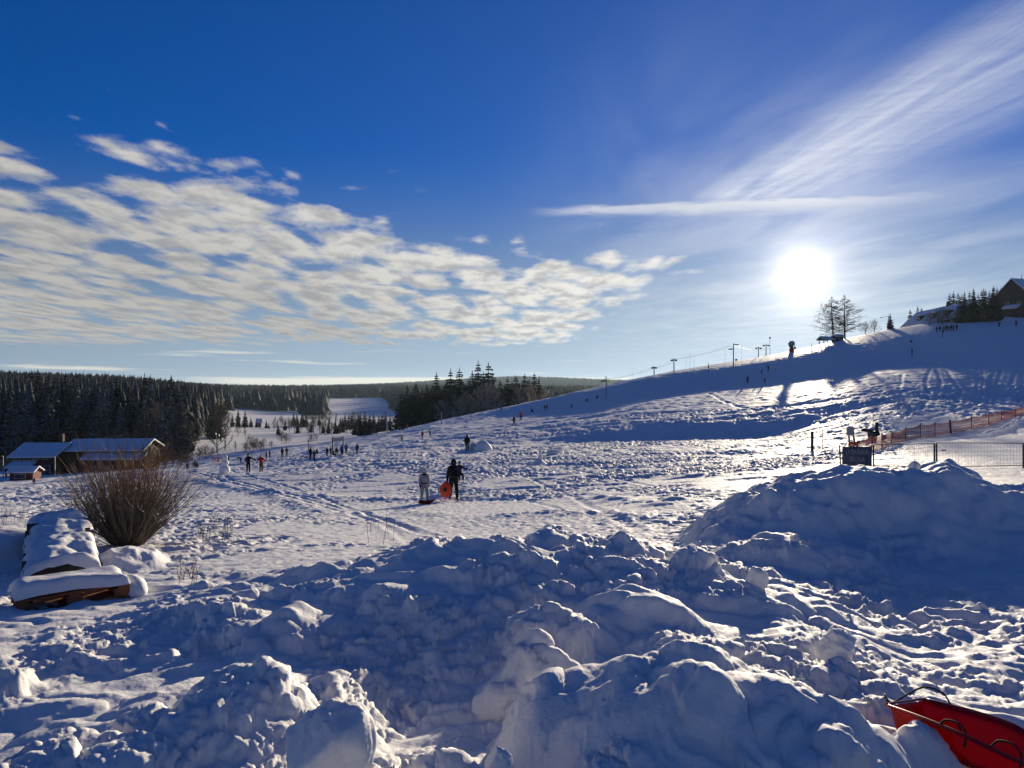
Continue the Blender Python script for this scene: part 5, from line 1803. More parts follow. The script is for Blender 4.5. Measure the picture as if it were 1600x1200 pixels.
def build_hill_houses():
    # guesthouse: ridge runs away from us, we see its long left roof
    d1, d2 = 258, 300
    xn, xf = px2x(1493, d1), px2x(1411, d2)
    zn = 108 / F * d1
    ax = Vector((xf - xn, d2 - d1, 0)); L = ax.length
    mid = Vector(((xn + xf) / 2, (d1 + d2) / 2, 0)); n = Vector((ax.y, -ax.x, 0)).normalized()
    W = 11.0
    c = mid + n * (W / 2)
    rz = math.atan2(ax.y, ax.x)
    zg = float(H(mid.x, mid.y)[0])
    root = thing('guesthouse', 'long hilltop guesthouse with snow-covered gable roof beside the spruces', 'house', (c.x, c.y, zg), rz)
    hw = zn - zg - 0.6
    gable(root, L, W, hw, hw + 5.0, WALL_BROWN, 0.8, -5, 0.3)
    for i in range(7):
        window(root, (-L / 2 + 3 + i * (L - 6) / 6, W / 2 + .02, hw - 1.1), 1.2, 1.2, '+y')
    # dormers on the visible slope
    for i in range(3):
        x = -L / 2 + 8 + i * 11
        m = MB(); m.box((x, W / 2 - 2.0, hw + 2.0), (3.2, 2.6, 1.7)); dm = m.build('dormer', WALL_BROWN, root)
        m = MB(); m.box((x, W / 2 - 1.9, hw + 3.05), (3.8, 3.2, .35), bevel=.08); m.build('dormer_snow', SNOW, dm)
        m = MB(); m.box((x, W / 2 - .68, hw + 1.95), (1.6, .06, .9)); m.build('pane', GLASS, dm)
    m = MB(); m.box((-4, 0, hw + 5.6), (1.0, 1.0, 2.0)); m.build('chimney', WALL_BROWN, root)
    # dark chalet at the right edge
    d = 270
    p = spot(1592, d); k = d / F
    zb = float(H(px2x(1592, d), d - 4)[0])
    r = thing('chalet', 'dark timber chalet with steep snowy roof at the top of the slope', 'house', (p.x + 1.5, p.y, zb), math.radians(24))
    zr = -(438 - 600) * k - zb; ze = -(460 - 600) * k - zb
    gable(r, 11, 10.5, ze, zr, WOOD_DARK, 1.0, -4, 0.3)
    m = MB()
    m.box((0, -6.0, ze * .50), (11.2, 1.5, .18)); m.box((0, -6.70, ze * .50 + .55), (11.2, .08, .9))
    m.build('balcony', WOOD_DARK, r)
    for i in range(4):
        window(r, (-4 + i * 2.6, -5.28, ze * .72), 1.1, 1.2, '-y')
        window(r, (-4 + i * 2.6, -5.28, ze * .28), 1.1, 1.2, '-y')
    for i in range(2):
        window(r, (-5.53, -2 + i * 4, ze * .6), 1.1, 1.2, '-x')
    m = MB()
    m.add([(-7.8, -2.8, 3.0), (-5.54, -2.8, 4.2), (-5.54, 2.8, 4.2), (-7.8, 2.8, 3.0), (-7.8, -2.8, 3.3), (-5.54, -2.8, 4.6), (-5.54, 2.8, 4.6), (-7.8, 2.8, 3.3)], [(3, 2, 1, 0), (4, 5, 6, 7), (0, 1, 5, 4), (1, 2, 6, 5), (2, 3, 7, 6), (3, 0, 4, 7)])
    pr = m.build('porch_roof', SNOW, r)
    m = MB(); m.box((-7.6, -2.6, 1.0), (.22, .22, 4.2)); m.box((-7.6, 2.6, 1.0), (.22, .22, 4.2)); m.build('post', WOOD_DARK, pr)
    # ski lift shelter and what stands by it
    p = spot(1290, 254); k = 254 / F
    r = thing('lift_shelter', 'open ski lift shelter with snowy gable roof left of the larches', 'shelter', p, .2)
    m = MB()
    for x in (-7 * k, 7 * k):
        for y in (-1.3, 1.3):
            m = MB(); m.box((x, y, 3.0 * k), (.22, .22, 9 * k)); m.build('post', WOOD_DARK, r)
    gable(r, 16 * k, 3.4, 6.2 * k, 10 * k, WOOD_DARK, .35, 5.6 * k, .25)
    p = spot(1309, 256)
    r = thing('lift_cabin', 'small dark lift cabin with snowy roof between shelter and larches', 'hut', p, .1)
    gable(r, 12 * k, 2.6, 6 * k, 8.5 * k, WOOD_DARK, .3, -1, .3)
    window(r, (0, -1.32, 4 * k), 1.0, .8, '-y')


build_hill_houses()


# ------------------------------------------------------------------ lift, poles, machines
def tbar(px, yb, yt, arm, label, d=None, style='T', lean=0.0):
    p = spot(px, d) if d else seek(px, yb, 60, 330)
    k = p.y / F
    h = (yb - yt) * k
    t = thing('lift_pylon', label, 'pylon', p, aim(p.x, p.y))
    t.rotation_euler.y = lean
    m = MB(); m.tube([(0, 0, -.4), (0, 0, h)], [.17, .12], 8); m.build('mast', METAL_GREY if style != 'wood' else WOOD_OLD, t)
    if style == 'T':
        m = MB(); m.box((0, 0, h * .9), (arm * k, .16, .16)); m.build('crossarm', METAL_DARK, t)
        for sx in (-1, 1):
            m = MB()
            m.lathe([(.20, -.04), (.24, -.03), (.24, .03), (.20, .04)], (sx * arm * k * .48, -.14, h * .9 - .18), Euler((math.pi / 2, 0, 0)), 10)
            m.lathe([(.20, -.04), (.24, -.03), (.24, .03), (.20, .04)], (sx * arm * k * .30, -.14, h * .9 - .18), Euler((math.pi / 2, 0, 0)), 10)
            m.build('roller', METAL_DARK, t)
    elif style == 'staggered':
        m = MB(); m.box((.55 * arm * k * .5, 0, h * .93), (arm * k * .55, .18, .3)); m.build('crossarm', METAL_DARK, t)
        m = MB(); m.box((-.5 * arm * k * .5, 0, h * .74), (arm * k * .5, .18, .3)); m.build('crossarm', METAL_DARK, t)
        m = MB(); m.box((.28 * arm * k, 0, h * .26), (arm * k * .22, .3, .5), bevel=.05); m.build('control_box', METAL_DARK, t)
    elif style == 'lamps':
        for sx in (-1, 1):
            m = MB(); m.box((sx * arm * k * .4, 0, h * (.97 if sx > 0 else .9)), (arm * k * .4, .35, .5), bevel=.06); m.build('floodlight', METAL_DARK, t)
        m = MB(); m.box((0, .1, h * .93), (arm * k * .9, .1, .1)); m.build('crossarm', METAL_DARK, t)
    elif style == 'half':
        m = MB(); m.box((-arm * k * .45, 0, h * .78), (arm * k * .8, .2, .28)); m.build('crossarm', METAL_DARK, t)
        m = MB(); m.lathe([(.16, -.1), (.2, 0), (.16, .1)], (-arm * k * .8, -.1, h * .76), Euler((math.pi / 2, 0, 0)), 8); m.build('roller', METAL_DARK, t)
    return t


def build_lift():
    tops = []
    for a in [(947, 621.5, 588, 9, 'lone grey lift pylon standing at the lit edge of the upper shade', None, 'half'),
              (1022, 585, 571, 7, 'lowest of the two T-shaped lift pylons on the skyline left of the middle', 210, 'T'),
              (1053, 580, 558, 8, 'taller T-shaped lift pylon on the skyline right of a dark figure', 213, 'T'),
              (1146, 570, 535, 15, 'tall lift pylon with two staggered arms at the brow', 216, 'staggered'),
              (1185, 560, 543, 8, 'short T-shaped pylon right of the tall staggered one', 258, 'T'),
              (1197, 556, 537, 9, 'T-shaped pylon beside the thin lamp mast on the skyline', 260, 'T')]:
        px, yb, yt, arm, lb, d, st = a
        t = tbar(px, yb, yt, arm, lb, d, st)
        tops.append(Vector((px2x(px, t.location.y), t.location.y, -(yt + 2 - 600) / F * t.location.y)))
    tbar(859, 614, 588, 8, 'twin floodlight mast beside the spruce clump at the brow', 236, 'lamps')
    p = spot(1203, 262); k = 262 / F
    t = thing('lamp_mast', 'thin lamp mast with one round lamp on the skyline', 'lamp mast', p)
    m = MB(); m.tube([(0, 0, -.3), (0, 0, 27 * k)], [.08, .06], 6); m.build('mast', METAL_GREY, t)
    m = MB(); m.ell((0, 0, 27.5 * k), (.32, .32, .36), None, 8, 6); m.build('lamp', METAL_DARK, t)
    # hauling cable between the pylons
    m = MB()
    for off in (-.5, .5):
        pts = [tops[i] + Vector((off, 0, -.3)) for i in (0, 1, 2, 3, 4, 5)]
        line = []
        for a, b in zip(pts[:-1], pts[1:]):
            for q in range(5):
                u = q / 5
                line.append(a.lerp(b, u) - Vector((0, 0, 4 * .5 * u * (1 - u))))
        line.append(pts[-1])
        m.tube(line, .02, 4)
    o = m.build('lift_cable', METAL_DARK)
    tag(o, 'thin hauling cables strung between the lift pylons on the skyline', 'cable')
    # slim posts on the slope
    g = 'slim marker posts on the upper slope'
    for px, yb, yt, d, lb in [(1107, 582, 567, None, 'slim dark post at the brow left of the staggered pylon'), (1268.5, 549, 537, None, 'short post in front of the lift shelter'), (1425, 558, 543, None, 'short dark post in the shaded bank below the guesthouse'),
                              (1473, 528, 512, None, 'short post below the row of ski pupils'), (1320, 540, 512, 254, 'dark post in front of the right larch')]:
        p = spot(px, d) if d else seek(px, yb, 60, 330)
        h = (yb - yt) * p.y / F
        t = thing('marker_post', lb, 'post', p, 0, g)
        m = MB(); m.tube([(0, 0, -.3), (0, 0, h)], [.09, .07], 6); m.build('post', WOOD_DARK, t)
        m = MB(); m.box((0, 0, h * .62), (.34, .22, .5), bevel=.05); m.build('pad', WOOD_DARK, t)
    g = 'thin whip rods on the skyline'
    for px, yt in [(1072, 556), (1078, 551), (1084, 562), (1133, 546), (1159, 540), (988, 574), (1002, 576)]:
        d = 214
        p = spot(px, d)
        h = -(yt - 600) / F * d - p.z
        m = MB(); m.tube([(0, 0, -.3), (0, 0, max(1.5, h))], [.035, .02], 5)
        o = m.build('rod', METAL_GREY); o.location = p
        tag(o, 'thin upright rod on the skyline among the lift pylons', 'rod', g)
    # snow gun with an orange padded mast
    p = spot(1237, 243); k = p.y / F
    t = thing('snow_gun', 'snow gun with round fan drum on an orange padded mast', 'snow gun', p, aim(p.x, p.y) + .5)
    m = MB(); m.lathe([(.75, -.1), (.78, .2), (.72, 1.3), (.5, 1.35)], seg=14); m.build('padding', PLASTIC_ORANGE, t, True)
    m = MB(); m.lathe([(.48, 1.3), (.5, 1.5), (.42, 2.2), (.2, 2.3)], seg=12); m.build('mast', METAL_DARK, t, True)
    m = MB(); m.lathe([(.45, -.9), (.72, -.8), (.78, -.2), (.70, .55), (.74, .7), (.60, .7), (.5, .2)], (0, 0, 2.75), Euler((math.radians(70), 0, .5)), 16); m.build('fan_drum', METAL_GREY, t, True)
    m = MB()
    m.box((-.8, 0, 2.3), (.12, .3, 1.3)); m.box((.8, 0, 2.3), (.12, .3, 1.3)); m.box((0, 0, 1.7), (1.7, .34, .12))
    m.build('yoke', METAL_DARK, t)
    m = MB(); m.box((.95, -.3, 1.4), (.5, .4, .7), bevel=.05); m.build('control_box', METAL_DARK, t)
    m = MB(); m.ell((0, .1, 3.5), (.6, .8, .18), None, 12, 6); m.build('snow_cap', SNOW, t, True)
    # leaning dark machine boom near the larches
    p = spot(1391, 266); k = 266 / F
    t = thing('lamp_mast', 'dark lamp mast with sideways arm beside the small hilltop spruce', 'lamp mast', p)
    m = MB(); m.tube([(-.6, 0, -.3), (-.6, 0, 21 * k)], .09, 6); m.build('mast', METAL_DARK, t)
    m = MB(); m.tube([(-.6, 0, 20 * k), (-3.2, 0, 18.4 * k)], .08, 5); m.box((-3.2, 0, 18.3 * k), (.7, .3, .2)); m.build('arm', METAL_DARK, t)
    # pale leaning poles beside the middle of the slope
    for px, yb, yt, lb in [(606, 679, 648, 'pale leaning pole on the slope right of the valley bushes'), (690, 662, 644, 'pale grey pole in front of the spruce clump')]:
        p = seek(px, yb, 60, 250)
        h = (yb - yt) * p.y / F
        t = thing('snow_pole', lb, 'pole', p)
        t.rotation_euler.y = -.09 if px < 650 else 0
        m = MB(); m.tube([(0, 0, -.3), (0, 0, h)], [.16, .11], 7); m.build('pole', CONCRETE, t)
        m = MB(); m.tube([(0, 0, h - .02), (0, 0, h + .12)], [.19, .1], 7); m.build('cap', SNOW, t)
    # light pole by the snowman
    p = seek(341, 722, 30, 250); k = p.y / F
    h = 44 * k
    t = thing('street_light', 'tall pale light pole with dark head behind the snowman', 'street light', p)
    t.rotation_euler.y = -.06
    m = MB(); m.tube([(0, 0, -.3), (0, 0, h)], [.15, .10], 8); m.build('pole', CONCRETE, t)
    m = MB()
    m.box((-.35, -.2, h + .1), (.7, .5, .55), bevel=.1); m.box((.3, 0, h - .15), (.35, .35, .5), bevel=.06)
    m.build('lamp_head', METAL_DARK, t)
    # small orange net at its foot
    m = MB()
    q0 = seek(331, 723, 30, 250); q1 = seek(344, 722, 30, 250)
    for i in range(6):
        zz = Vector((0, 0, .1 + .16 * i))
        m.tube([q0 + zz, q1 + zz], .025, 4)
    for i in range(9):
        a = q0.lerp(q1, i / 8)
        m.tube([a, a + Vector((0, 0, .95))], .02, 4)
    o = m.build('orange_barrier', PLASTIC_ORANGE)
    tag(o, 'short orange net barrier at the foot of the light pole', 'barrier')
    # banner frame on two posts
    a = seek(519.5, 713, 30, 250); b = seek(536, 711, 30, 250); k = a.y / F
    t = thing('banner_frame', 'pale banner stretched between two dark posts over the sledding group', 'banner', a)
    w = (b - a); w.z = 0
    h = 31 * k
    for q in (Vector((0, 0, 0)), w):
        m = MB(); m.tube([q + Vector((0, 0, -.3)), q + Vector((0, 0, h))], .09, 6); m.build('post', WOOD_DARK, t)
    m = MB()
    n = 8
    V = []
    for i in range(n + 1):
        q = w * (i / n)
        sag = .08 * math.sin(math.pi * i / n)
        for zz, yy in ((h - .05 - sag, -.1), (h - 6.5 * k - sag, -.1), (h - 6.5 * k - sag, -.07), (h - .05 - sag, -.07)):
            V.append(q + Vector((0, yy, zz)))
    fs = []
    for i in range(n):
        for j in range(4):
            c0 = i * 4 + j; c1 = i * 4 + (j + 1) % 4
            fs.append((c0, c1, c1 + 4, c0 + 4))
    m.add(V, fs); m.build('banner', CONCRETE, t)
    p = seek(548 - 66, 706, 30, 250)
    t = thing('marker_post', 'slim dark post left of the two standing sledders', 'post', p)
    m = MB(); m.tube([(0, 0, -.3), (0, 0, 17 * p.y / F)], [.08, .06], 6); m.build('post', WOOD_DARK, t)
    m = MB(); m.box((0, 0, 17 * p.y / F), (.3, .2, .22), bevel=.04); m.build('cap', WOOD_DARK, t)
    # bent white pole in the snow
    p = seek(594, 710, 30, 250); k = p.y / F
    m = MB(); m.tube([(0, 0, -.2), (-.1, 0, 6 * k), (-.25, 0, 13 * k), (-.2, 0, 20 * k)], [.12, .16, .13, .05], 7)
    m.tube([(.1, 0, 0), (.5, -.1, .5), (.75, -.1, .25)], [.1, .09, .05], 6)
    o = m.build('snow_stake', SNOW, None, True); o.location = p
    tag(o, 'bent white snow-crusted stake on the slope right of the banner group', 'stake')


build_lift()


# ------------------------------------------------------------------ snowman and snow figures
def build_snow_figures():
    p = seek(350, 740, 30, 200); k = p.y / F
    t = thing('snowman', 'white snowman of three stacked balls standing left of the person in black', 'snowman', p)
    for nm, z, r, sd in (('bottom_ball', 6.6 * k, 8.6 * k, 1), ('middle_ball', 17.5 * k, 6.0 * k, 2), ('head_ball', 25.6 * k, 4.1 * k, 3)):
        m = MB(); m.ell((0.04 * sd, 0, z), (r, r, r * .9), None, 20, 14, wob=.035, seed=sd)
        m.build(nm, SNOW, t, True)
    p = seek(842, 724, 30, 200); k = p.y / F
    t = thing('snow_spire', 'tall pointed snow figure on a wide snow base in the middle of the slope', 'snow figure', p)
    m = MB(); m.lathe([(15 * k, -.2), (12 * k, 2 * k), (7 * k, 5 * k), (4.4 * k, 9 * k)], seg=16); m.build('base', SNOW, t, True)
    m = MB(); m.lathe([(4.4 * k, 8.6 * k), (3.4 * k, 12 * k), (2.2 * k, 16 * k), (2.9 * k, 19 * k), (2.7 * k, 21 * k), (2.0 * k, 22.5 * k), (2.4 * k, 25 * k), (1.8 * k, 27.5 * k), (.9 * k, 30 * k)], (.1, 0, 0), None, 14); m.build('figure', SNOW, t, True)
    p = seek(866, 710, 30, 200); k = p.y / F
    t = thing('snow_animal', 'long low snow animal with raised head behind the snow spire', 'snow figure', p)
    m = MB(); m.ell((-2 * k, 0, 3 * k), (12 * k, 5 * k, 4.6 * k), None, 16, 10, wob=.06, seed=4); m.build('body', SNOW, t, True)
    m = MB(); m.ell((10 * k, 0, 7.5 * k), (3.2 * k, 3 * k, 4.4 * k), Euler((0, .3, 0)), 12, 8, wob=.06, seed=5); m.build('head', SNOW, t, True)
    p = seek(752, 702, 30, 200); k = p.y / F
    t = thing('snow_igloo', 'rounded snow igloo with dark opening beside the person in long black coat', 'igloo', p)
    m = MB(); m.lathe([(16 * k, -.3), (14.5 * k, 3 * k), (11 * k, 8 * k), (6.5 * k, 12 * k), (2 * k, 14 * k)], (2 * k, 0, 0), None, 18); m.build('dome', SNOW, t, True)
    m = MB(); m.lathe([(4.8 * k, -.3), (4.6 * k, 4 * k), (3.4 * k, 8 * k), (1 * k, 10 * k)], (-12 * k, -2 * k, 0), None, 12); m.build('side_boulder', CONCRETE, t, True)


build_snow_figures()


# ------------------------------------------------------------------ right side: fences, sign, machines
def build_right():
    # orange safety net up the slope
    ctrl = [(1326, 702, 695), (1341, 702, 690), (1362, 704, 681), (1378, 699, 679), (1393, 694, 676), (1415, 687, 668), (1438, 684, 664), (1461, 682, 662), (1486, 677, 659), (1518, 671, 653), (1545, 664, 647), (1565, 657, 643), (1587, 649, 637), (1620, 640, 627), (1660, 632, 619), (1720, 618, 604)]
    P = []
    for px, yb, yt in ctrl:
        p = seek(px, yb, 24, 200)
        P.append((p, max(0.55, min((yb - yt) * p.y / F, 1.25))))
    root = thing('safety_net', 'long orange plastic safety net on thin posts climbing the right slope', 'net fence', P[0][0])
    o0 = P[0][0]
    for i, (p, h) in enumerate(P):
        m = MB()
        thick = i == 8
        m.tube([p - o0 + Vector((0, 0, -.2)), p - o0 + Vector((-.12 if thick else random.Random(i).uniform(-.04, .04), 0, h * 1.15))], .085 if thick else .035, 6)
        m.build('post', WOOD_DARK if thick else METAL_DARK, root)
    for i in range(len(P) - 1):
        (a, ha), (b, hb) = P[i], P[i + 1]
        a = a - o0; b = b - o0
        m = MB()
        L = (b - a).length
        n = max(4, int(L / .22))
        rows = [0, .05, .10, .16, .22, .28, .40, .52, .64, .72, .78, .84, .90, .95, 1.0]
        pts = {}
        for r, q in enumerate(rows):
            line = []
            for j in range(9):
                u = j / 8
                sag = .13 * math.sin(math.pi * u) * (1 if q > .5 else .25)
                c = a.lerp(b, u) + Vector((0, 0, .05 + q * (ha * (1 - u) + hb * u) - sag))
                line.append(c)
            m.tube(line, .023, 3, cap=False)
            pts[r] = line
        for j in range(n + 1):
            u = j / n
            k8 = min(7, int(u * 8)); f = u * 8 - k8
            col = [pts[r][k8].lerp(pts[r][k8 + 1], f) for r in (0, 5, 9, 14)]
            m.tube(col, .012, 3, cap=False)
        o = m.build('net_panel', PLASTIC_ORANGE, root)
    # wire mesh panels on the near side
    corners = [(1365, 695, 726, 34.0), (1460, 693, 729, 31.0), (1463.5, 692, 729, 30.8), (1599, 692.5, 733, 30.0), (1604, 692, 733, 30.0), (1740, 694, 740, 29.0)]
    lbs = ['wire mesh fence panel between the dark banner and the next panel', 'wire mesh fence panel with a small plate, right of the banner', 'wire mesh fence panel at the far right edge']
    for i in range(3):
        a = corners[i * 2]; b = corners[i * 2 + 1]
        pa = spot(a[0], a[3]); pb = spot(b[0], b[3])
        ta = Vector((pa.x, pa.y, -(a[1] - 600) / F * a[3])); tb = Vector((pb.x, pb.y, -(b[1] - 600) / F * b[3]))
        root = thing('fence_panel', lbs[i], 'fence panel', pa, 0, 'wire mesh panels of the building fence')
        m = MB()
        for (q, tt) in ((pa, ta), (pb, tb)):
            m.tube([q - pa + Vector((0, 0, -.25)), tt - pa], .034, 6)
        m.tube([ta - pa, tb - pa], .016, 6)
        m.tube([Vector((0, 0, .08)), pb - pa + Vector((0, 0, .08))], .016, 6)
        m.build('frame', METAL_DARK, root)
        m = MB()
        n = int((pb - pa).length / .11)
        for j in range(1, n):
            u = j / n
            m.tube([(pa - pa).lerp(pb - pa, u), (ta - pa).lerp(tb - pa, u)], .0038, 3, cap=False)
        for j in range(1, 6):
            u = j / 6
            m.tube([Vector((0, 0, 0)).lerp(ta - pa, u), (pb - pa).lerp(tb - pa, u)], .0038, 3, cap=False)
        m.build('wire_mesh', METAL_GREY, root)
        if i == 1:
            m = MB(); q = (ta - pa).lerp(tb - pa, .075) + Vector((0, -.02, -.29)); m.box(q, (.2, .012, .045)); m.build('plate', METAL_DARK, root)
    # ski school banner
    d = 33.6
    pa = spot(1316, d); pb = spot(1360, d)
    zt = -(697.5 - 600) / F * d; zb = -(728 - 600) / F * d
    root = thing('ski_school_banner', 'dark blue fabric banner with pale ski school lettering behind the ploughed heap', 'banner', pa)
    for q, nm in ((pa, 'post'), (pb, 'post')):
        m = MB(); m.tube([q - pa + Vector((-.04 if q is pa else .05, .04, -.3)), Vector((q.x - pa.x + (-.10 if q is pa else .05), q.y - pa.y + .04, zt - pa.z + .06))], .03, 6); m.build(nm, METAL_DARK, root)
    BANNER = simple_mat('banner_cloth', (0.075, 0.085, 0.13), 0.85, vary=0.25, scale=5, bump=.01)
    LETTER = simple_mat('banner_letters', (0.26, 0.27, 0.30), 0.85, vary=0.15)
    m = MB()
    W = pb.x - pa.x; Ht = zt - zb
    n = 14
    V = []
    for i in range(n + 1):
        for j in range(8):
            u = i / n; w = j / 7
            V.append((u * W, .03 * math.sin(u * 9 + w * 2) * w - .01, (zb - pa.z) + Ht * (1 - w) - .02 * math.sin(math.pi * u) * (1 - w)))
    fs = [(i * 8 + j, i * 8 + j + 1, i * 8 + j + 9, i * 8 + j + 8) for i in range(n) for j in range(7)]
    m.add(V, fs)
    cl = m.build('cloth', BANNER, root, True)
    so = cl.modifiers.new('thick', 'SOLIDIFY'); so.thickness = .006
    for txt, zz, sz in (('LYŽAŘSKÁ', zt - pa.z - Ht * .40, .27), ('ŠKOLA', zt - pa.z - Ht * .76, .27)):
        cu = bpy.data.curves.new('lettering', 'FONT')
        cu.body = txt; cu.size = sz; cu.align_x = 'CENTER'; cu.extrude = .003; cu.offset = .004; cu.resolution_u = 2
        tmp = bpy.data.objects.new('tmp', cu); COL.objects.link(tmp)
        me = bpy.data.meshes.new_from_object(tmp.evaluated_get(bpy.context.evaluated_depsgraph_get()))
        bpy.data.objects.remove(tmp)
        me.materials.clear(); me.materials.append(LETTER)
        w0 = max(v.co.x for v in me.vertices) - min(v.co.x for v in me.vertices)
        tw = W * (.80 if len(txt) > 6 else .55)
        o = link('lettering', me, root)
        o.location = (W / 2, -.055, zz); o.rotation_euler = (math.pi / 2, 0, 0); o.scale = (tw / w0, 1, 1)
    # black posts
    for px, yb, yt, r, lb in [(1269, 706, 672, .11, 'thick black post with snow at its foot left of the banner'), (1285.5, 702, 671, .03, 'thin dark rod between the thick post and the grey box')]:
        p = seek(px, yb, 20, 200); k = p.y / F
        t = thing('black_post', lb, 'post', p)
        m = MB(); m.tube([(0, 0, -.2), (0, 0, (yb - yt) * k)], r, 8); m.build('post', METAL_DARK, t)
        m = MB(); m.ell((0, 0, 0.02), (r * 2.2, r * 2.2, .12), None, 10, 5); m.build('snow_collar', SNOW, t, True)
    # grey cabinet on two legs
    p = seek(1330, 694, 40, 200); k = p.y / F
    t = thing('grey_cabinet', 'pale grey box on two splayed legs behind the orange net', 'cabinet', p)
    m = MB(); m.box((-1.2 * k, 0, 22 * k), (10 * k, .35, 13 * k), bevel=.03); m.build('box', GREY_PAINT, t)
    for x0, x1 in ((-4 * k, -2.0 * k), (3.2 * k, 6.4 * k)):
        m = MB(); m.tube([(x0, 0, 17 * k), (x1, 0, -.2)], [.07, .09], 6); m.build('leg', GREY_PAINT if x0 < 0 else METAL_DARK, t)
    m = MB(); m.ell((-1.2 * k, 0, 28.8 * k), (5 * k, .2, .07), None, 10, 5); m.build('snow_cap', SNOW, t, True)
    # snow lance machine
    p = seek(1365, 684, 40, 200); k = p.y / F
    t = thing('snow_lance', 'dark snow machine with side nozzle and upright mast behind the orange net', 'snow gun', p)
    m = MB(); m.box((0, 0, 8 * k), (15 * k, .7, 10 * k), bevel=.08); m.box((-6 * k, 0, 2 * k), (2 * k, .5, 7 * k)); m.box((5 * k, 0, 2 * k), (5 * k, .5, 7 * k)); m.build('body', METAL_DARK, t)
    m = MB(); m.box((5 * k, 0, 17 * k), (4.2 * k, .25, 20 * k), bevel=.03); m.build('mast', METAL_DARK, t)
    m = MB(); m.tube([(-2 * k, -.1, 13 * k), (-12 * k, -.15, 14.6 * k), (-20 * k, -.2, 15 * k)], [.14, .17, .12], 8); m.build('nozzle', METAL_DARK, t)
    m = MB(); m.tube([(2 * k, -.4, 12 * k), (6 * k, -.55, 6 * k), (1 * k, -.6, 1 * k), (-7 * k, -.6, 0)], .05, 6); m.build('hose', PLASTIC_BLACK, t)
    m = MB(); m.box((9.5 * k, 0, 13.4 * k), (6 * k, .12, .1)); m.build('handle', METAL_DARK, t)


build_right()


# ------------------------------------------------------------------ near left: bush, wood stack, pallet
def build_bush():
    p = spot(200, 13.0)
    p.z = -2.74
    t = thing('willow_bush', 'bare reddish-brown willow bush fanning out of the snow', 'bush', p)
    rnd = random.Random(12)
    WILLOW = new_mat('willow_bark')
    m_, N, out = WILLOW
    pb = N.n('ShaderNodeBsdfPrincipled')
    geo = N.n('ShaderNodeTexCoord')
    sep = N.n('ShaderNodeSeparateXYZ'); N.t.links.new(geo.outputs['Object'], sep.inputs[0])
    nn = N.noise(geo.outputs['Object'], 5, 3, .6)
    grey = N.mix(nn, (0.075, 0.062, 0.048), (0.15, 0.122, 0.09))
    red = N.mix(nn, (0.19, 0.09, 0.030), (0.30, 0.165, 0.058))
    N.put(pb.inputs['Base Color'], N.mix(N.ss(sep.outputs[2], .5, 1.25), grey, red))
    pb.inputs['Roughness'].default_value = .6
    N.t.links.new(pb.outputs[0], out.inputs[0])
    big = MB(); tw = MB()
    for i in range(560):
        a = rnd.uniform(0, 2 * math.pi)
        spread = rnd.betavariate(1.25, 0.9)
        base = Vector((math.cos(a) * rnd.uniform(0, .26), math.sin(a) * rnd.uniform(0, .22), 0))
        a += rnd.uniform(-.5, .5)
        el = math.radians(88 - 60 * spread)
        d = Vector((math.cos(a) * math.cos(el), math.sin(a) * math.cos(el) * .85, math.sin(el)))
        L = rnd.uniform(.95, 1.85) * (1 - .16 * spread)
        pts = [base]
        dd = d.copy()
        bend = rnd.uniform(-.02, .22)
        for k in range(5):
            dd = (dd + Vector((rnd.uniform(-.16, .16), rnd.uniform(-.16, .16), bend + rnd.uniform(-.06, .06)))).normalized()
            pts.append(pts[-1] + dd * L / 5)
        r0 = rnd.uniform(.0045, .0095)
        f = 1.7 if i < 60 else 1
        (big if i < 60 else tw).tube(pts, [r0 * f, r0 * .85, r0 * .7, r0 * .5, r0 * .35, r0 * .18], 4, cap=False)
        for q in range(5):
            u = rnd.uniform(.2, .97); k = min(4, int(u * 5))
            s0 = pts[k].lerp(pts[k + 1], u * 5 - k)
            de = (dd + Vector((rnd.uniform(-.8, .8), rnd.uniform(-.8, .8), rnd.uniform(-.25, .45)))).normalized()
            l2 = rnd.uniform(.12, .42)
            tw.tube([s0, s0 + de * l2 * .5, s0 + (de + Vector((0, 0, .18))).normalized() * l2], [r0 * .45, r0 * .32, r0 * .14], 3, cap=False)
    t.scale.z = 1.10
    big.build('stems', m_, t)
    o = tw.build('twigs', m_, t)
    o['kind'] = 'stuff'
    # dry stalks poking through the snow
    m = MB()
    for (px0, px1, d0, d1, n) in ((310, 365, 13.5, 17, 46), (275, 312, 8.2, 9.6, 16), (60, 110, 15, 20, 26), (0, 40, 18, 24, 22), (150, 180, 13, 14, 10), (560, 620, 13, 18, 8)):
        for i in range(n):
            q = spot(rnd.uniform(px0, px1), rnd.uniform(d0, d1))
            h = rnd.uniform(.15, .5) * (.6 if d0 < 10 else 1)
            e = Vector((rnd.uniform(-.3, .3) * h, rnd.uniform(-.2, .2) * h, h))
            m.tube([q - Vector((0, 0, .03)), q + e * .5, q + e + Vector((rnd.uniform(-.04, .04), 0, -.01))], [.0045, .0035, .002], 3, cap=False)
            if rnd.random() < .6:
                m.tube([q + e * .6, q + e * .6 + Vector((rnd.uniform(-.1, .1), 0, rnd.uniform(.04, .12)))], [.003, .0015], 3, cap=False)
    o = m.build('dry_stalks', TWIG_BROWN)
    o['kind'] = 'stuff'
    o['label'] = 'dry weed stalks standing out of the snow'


build_bush()


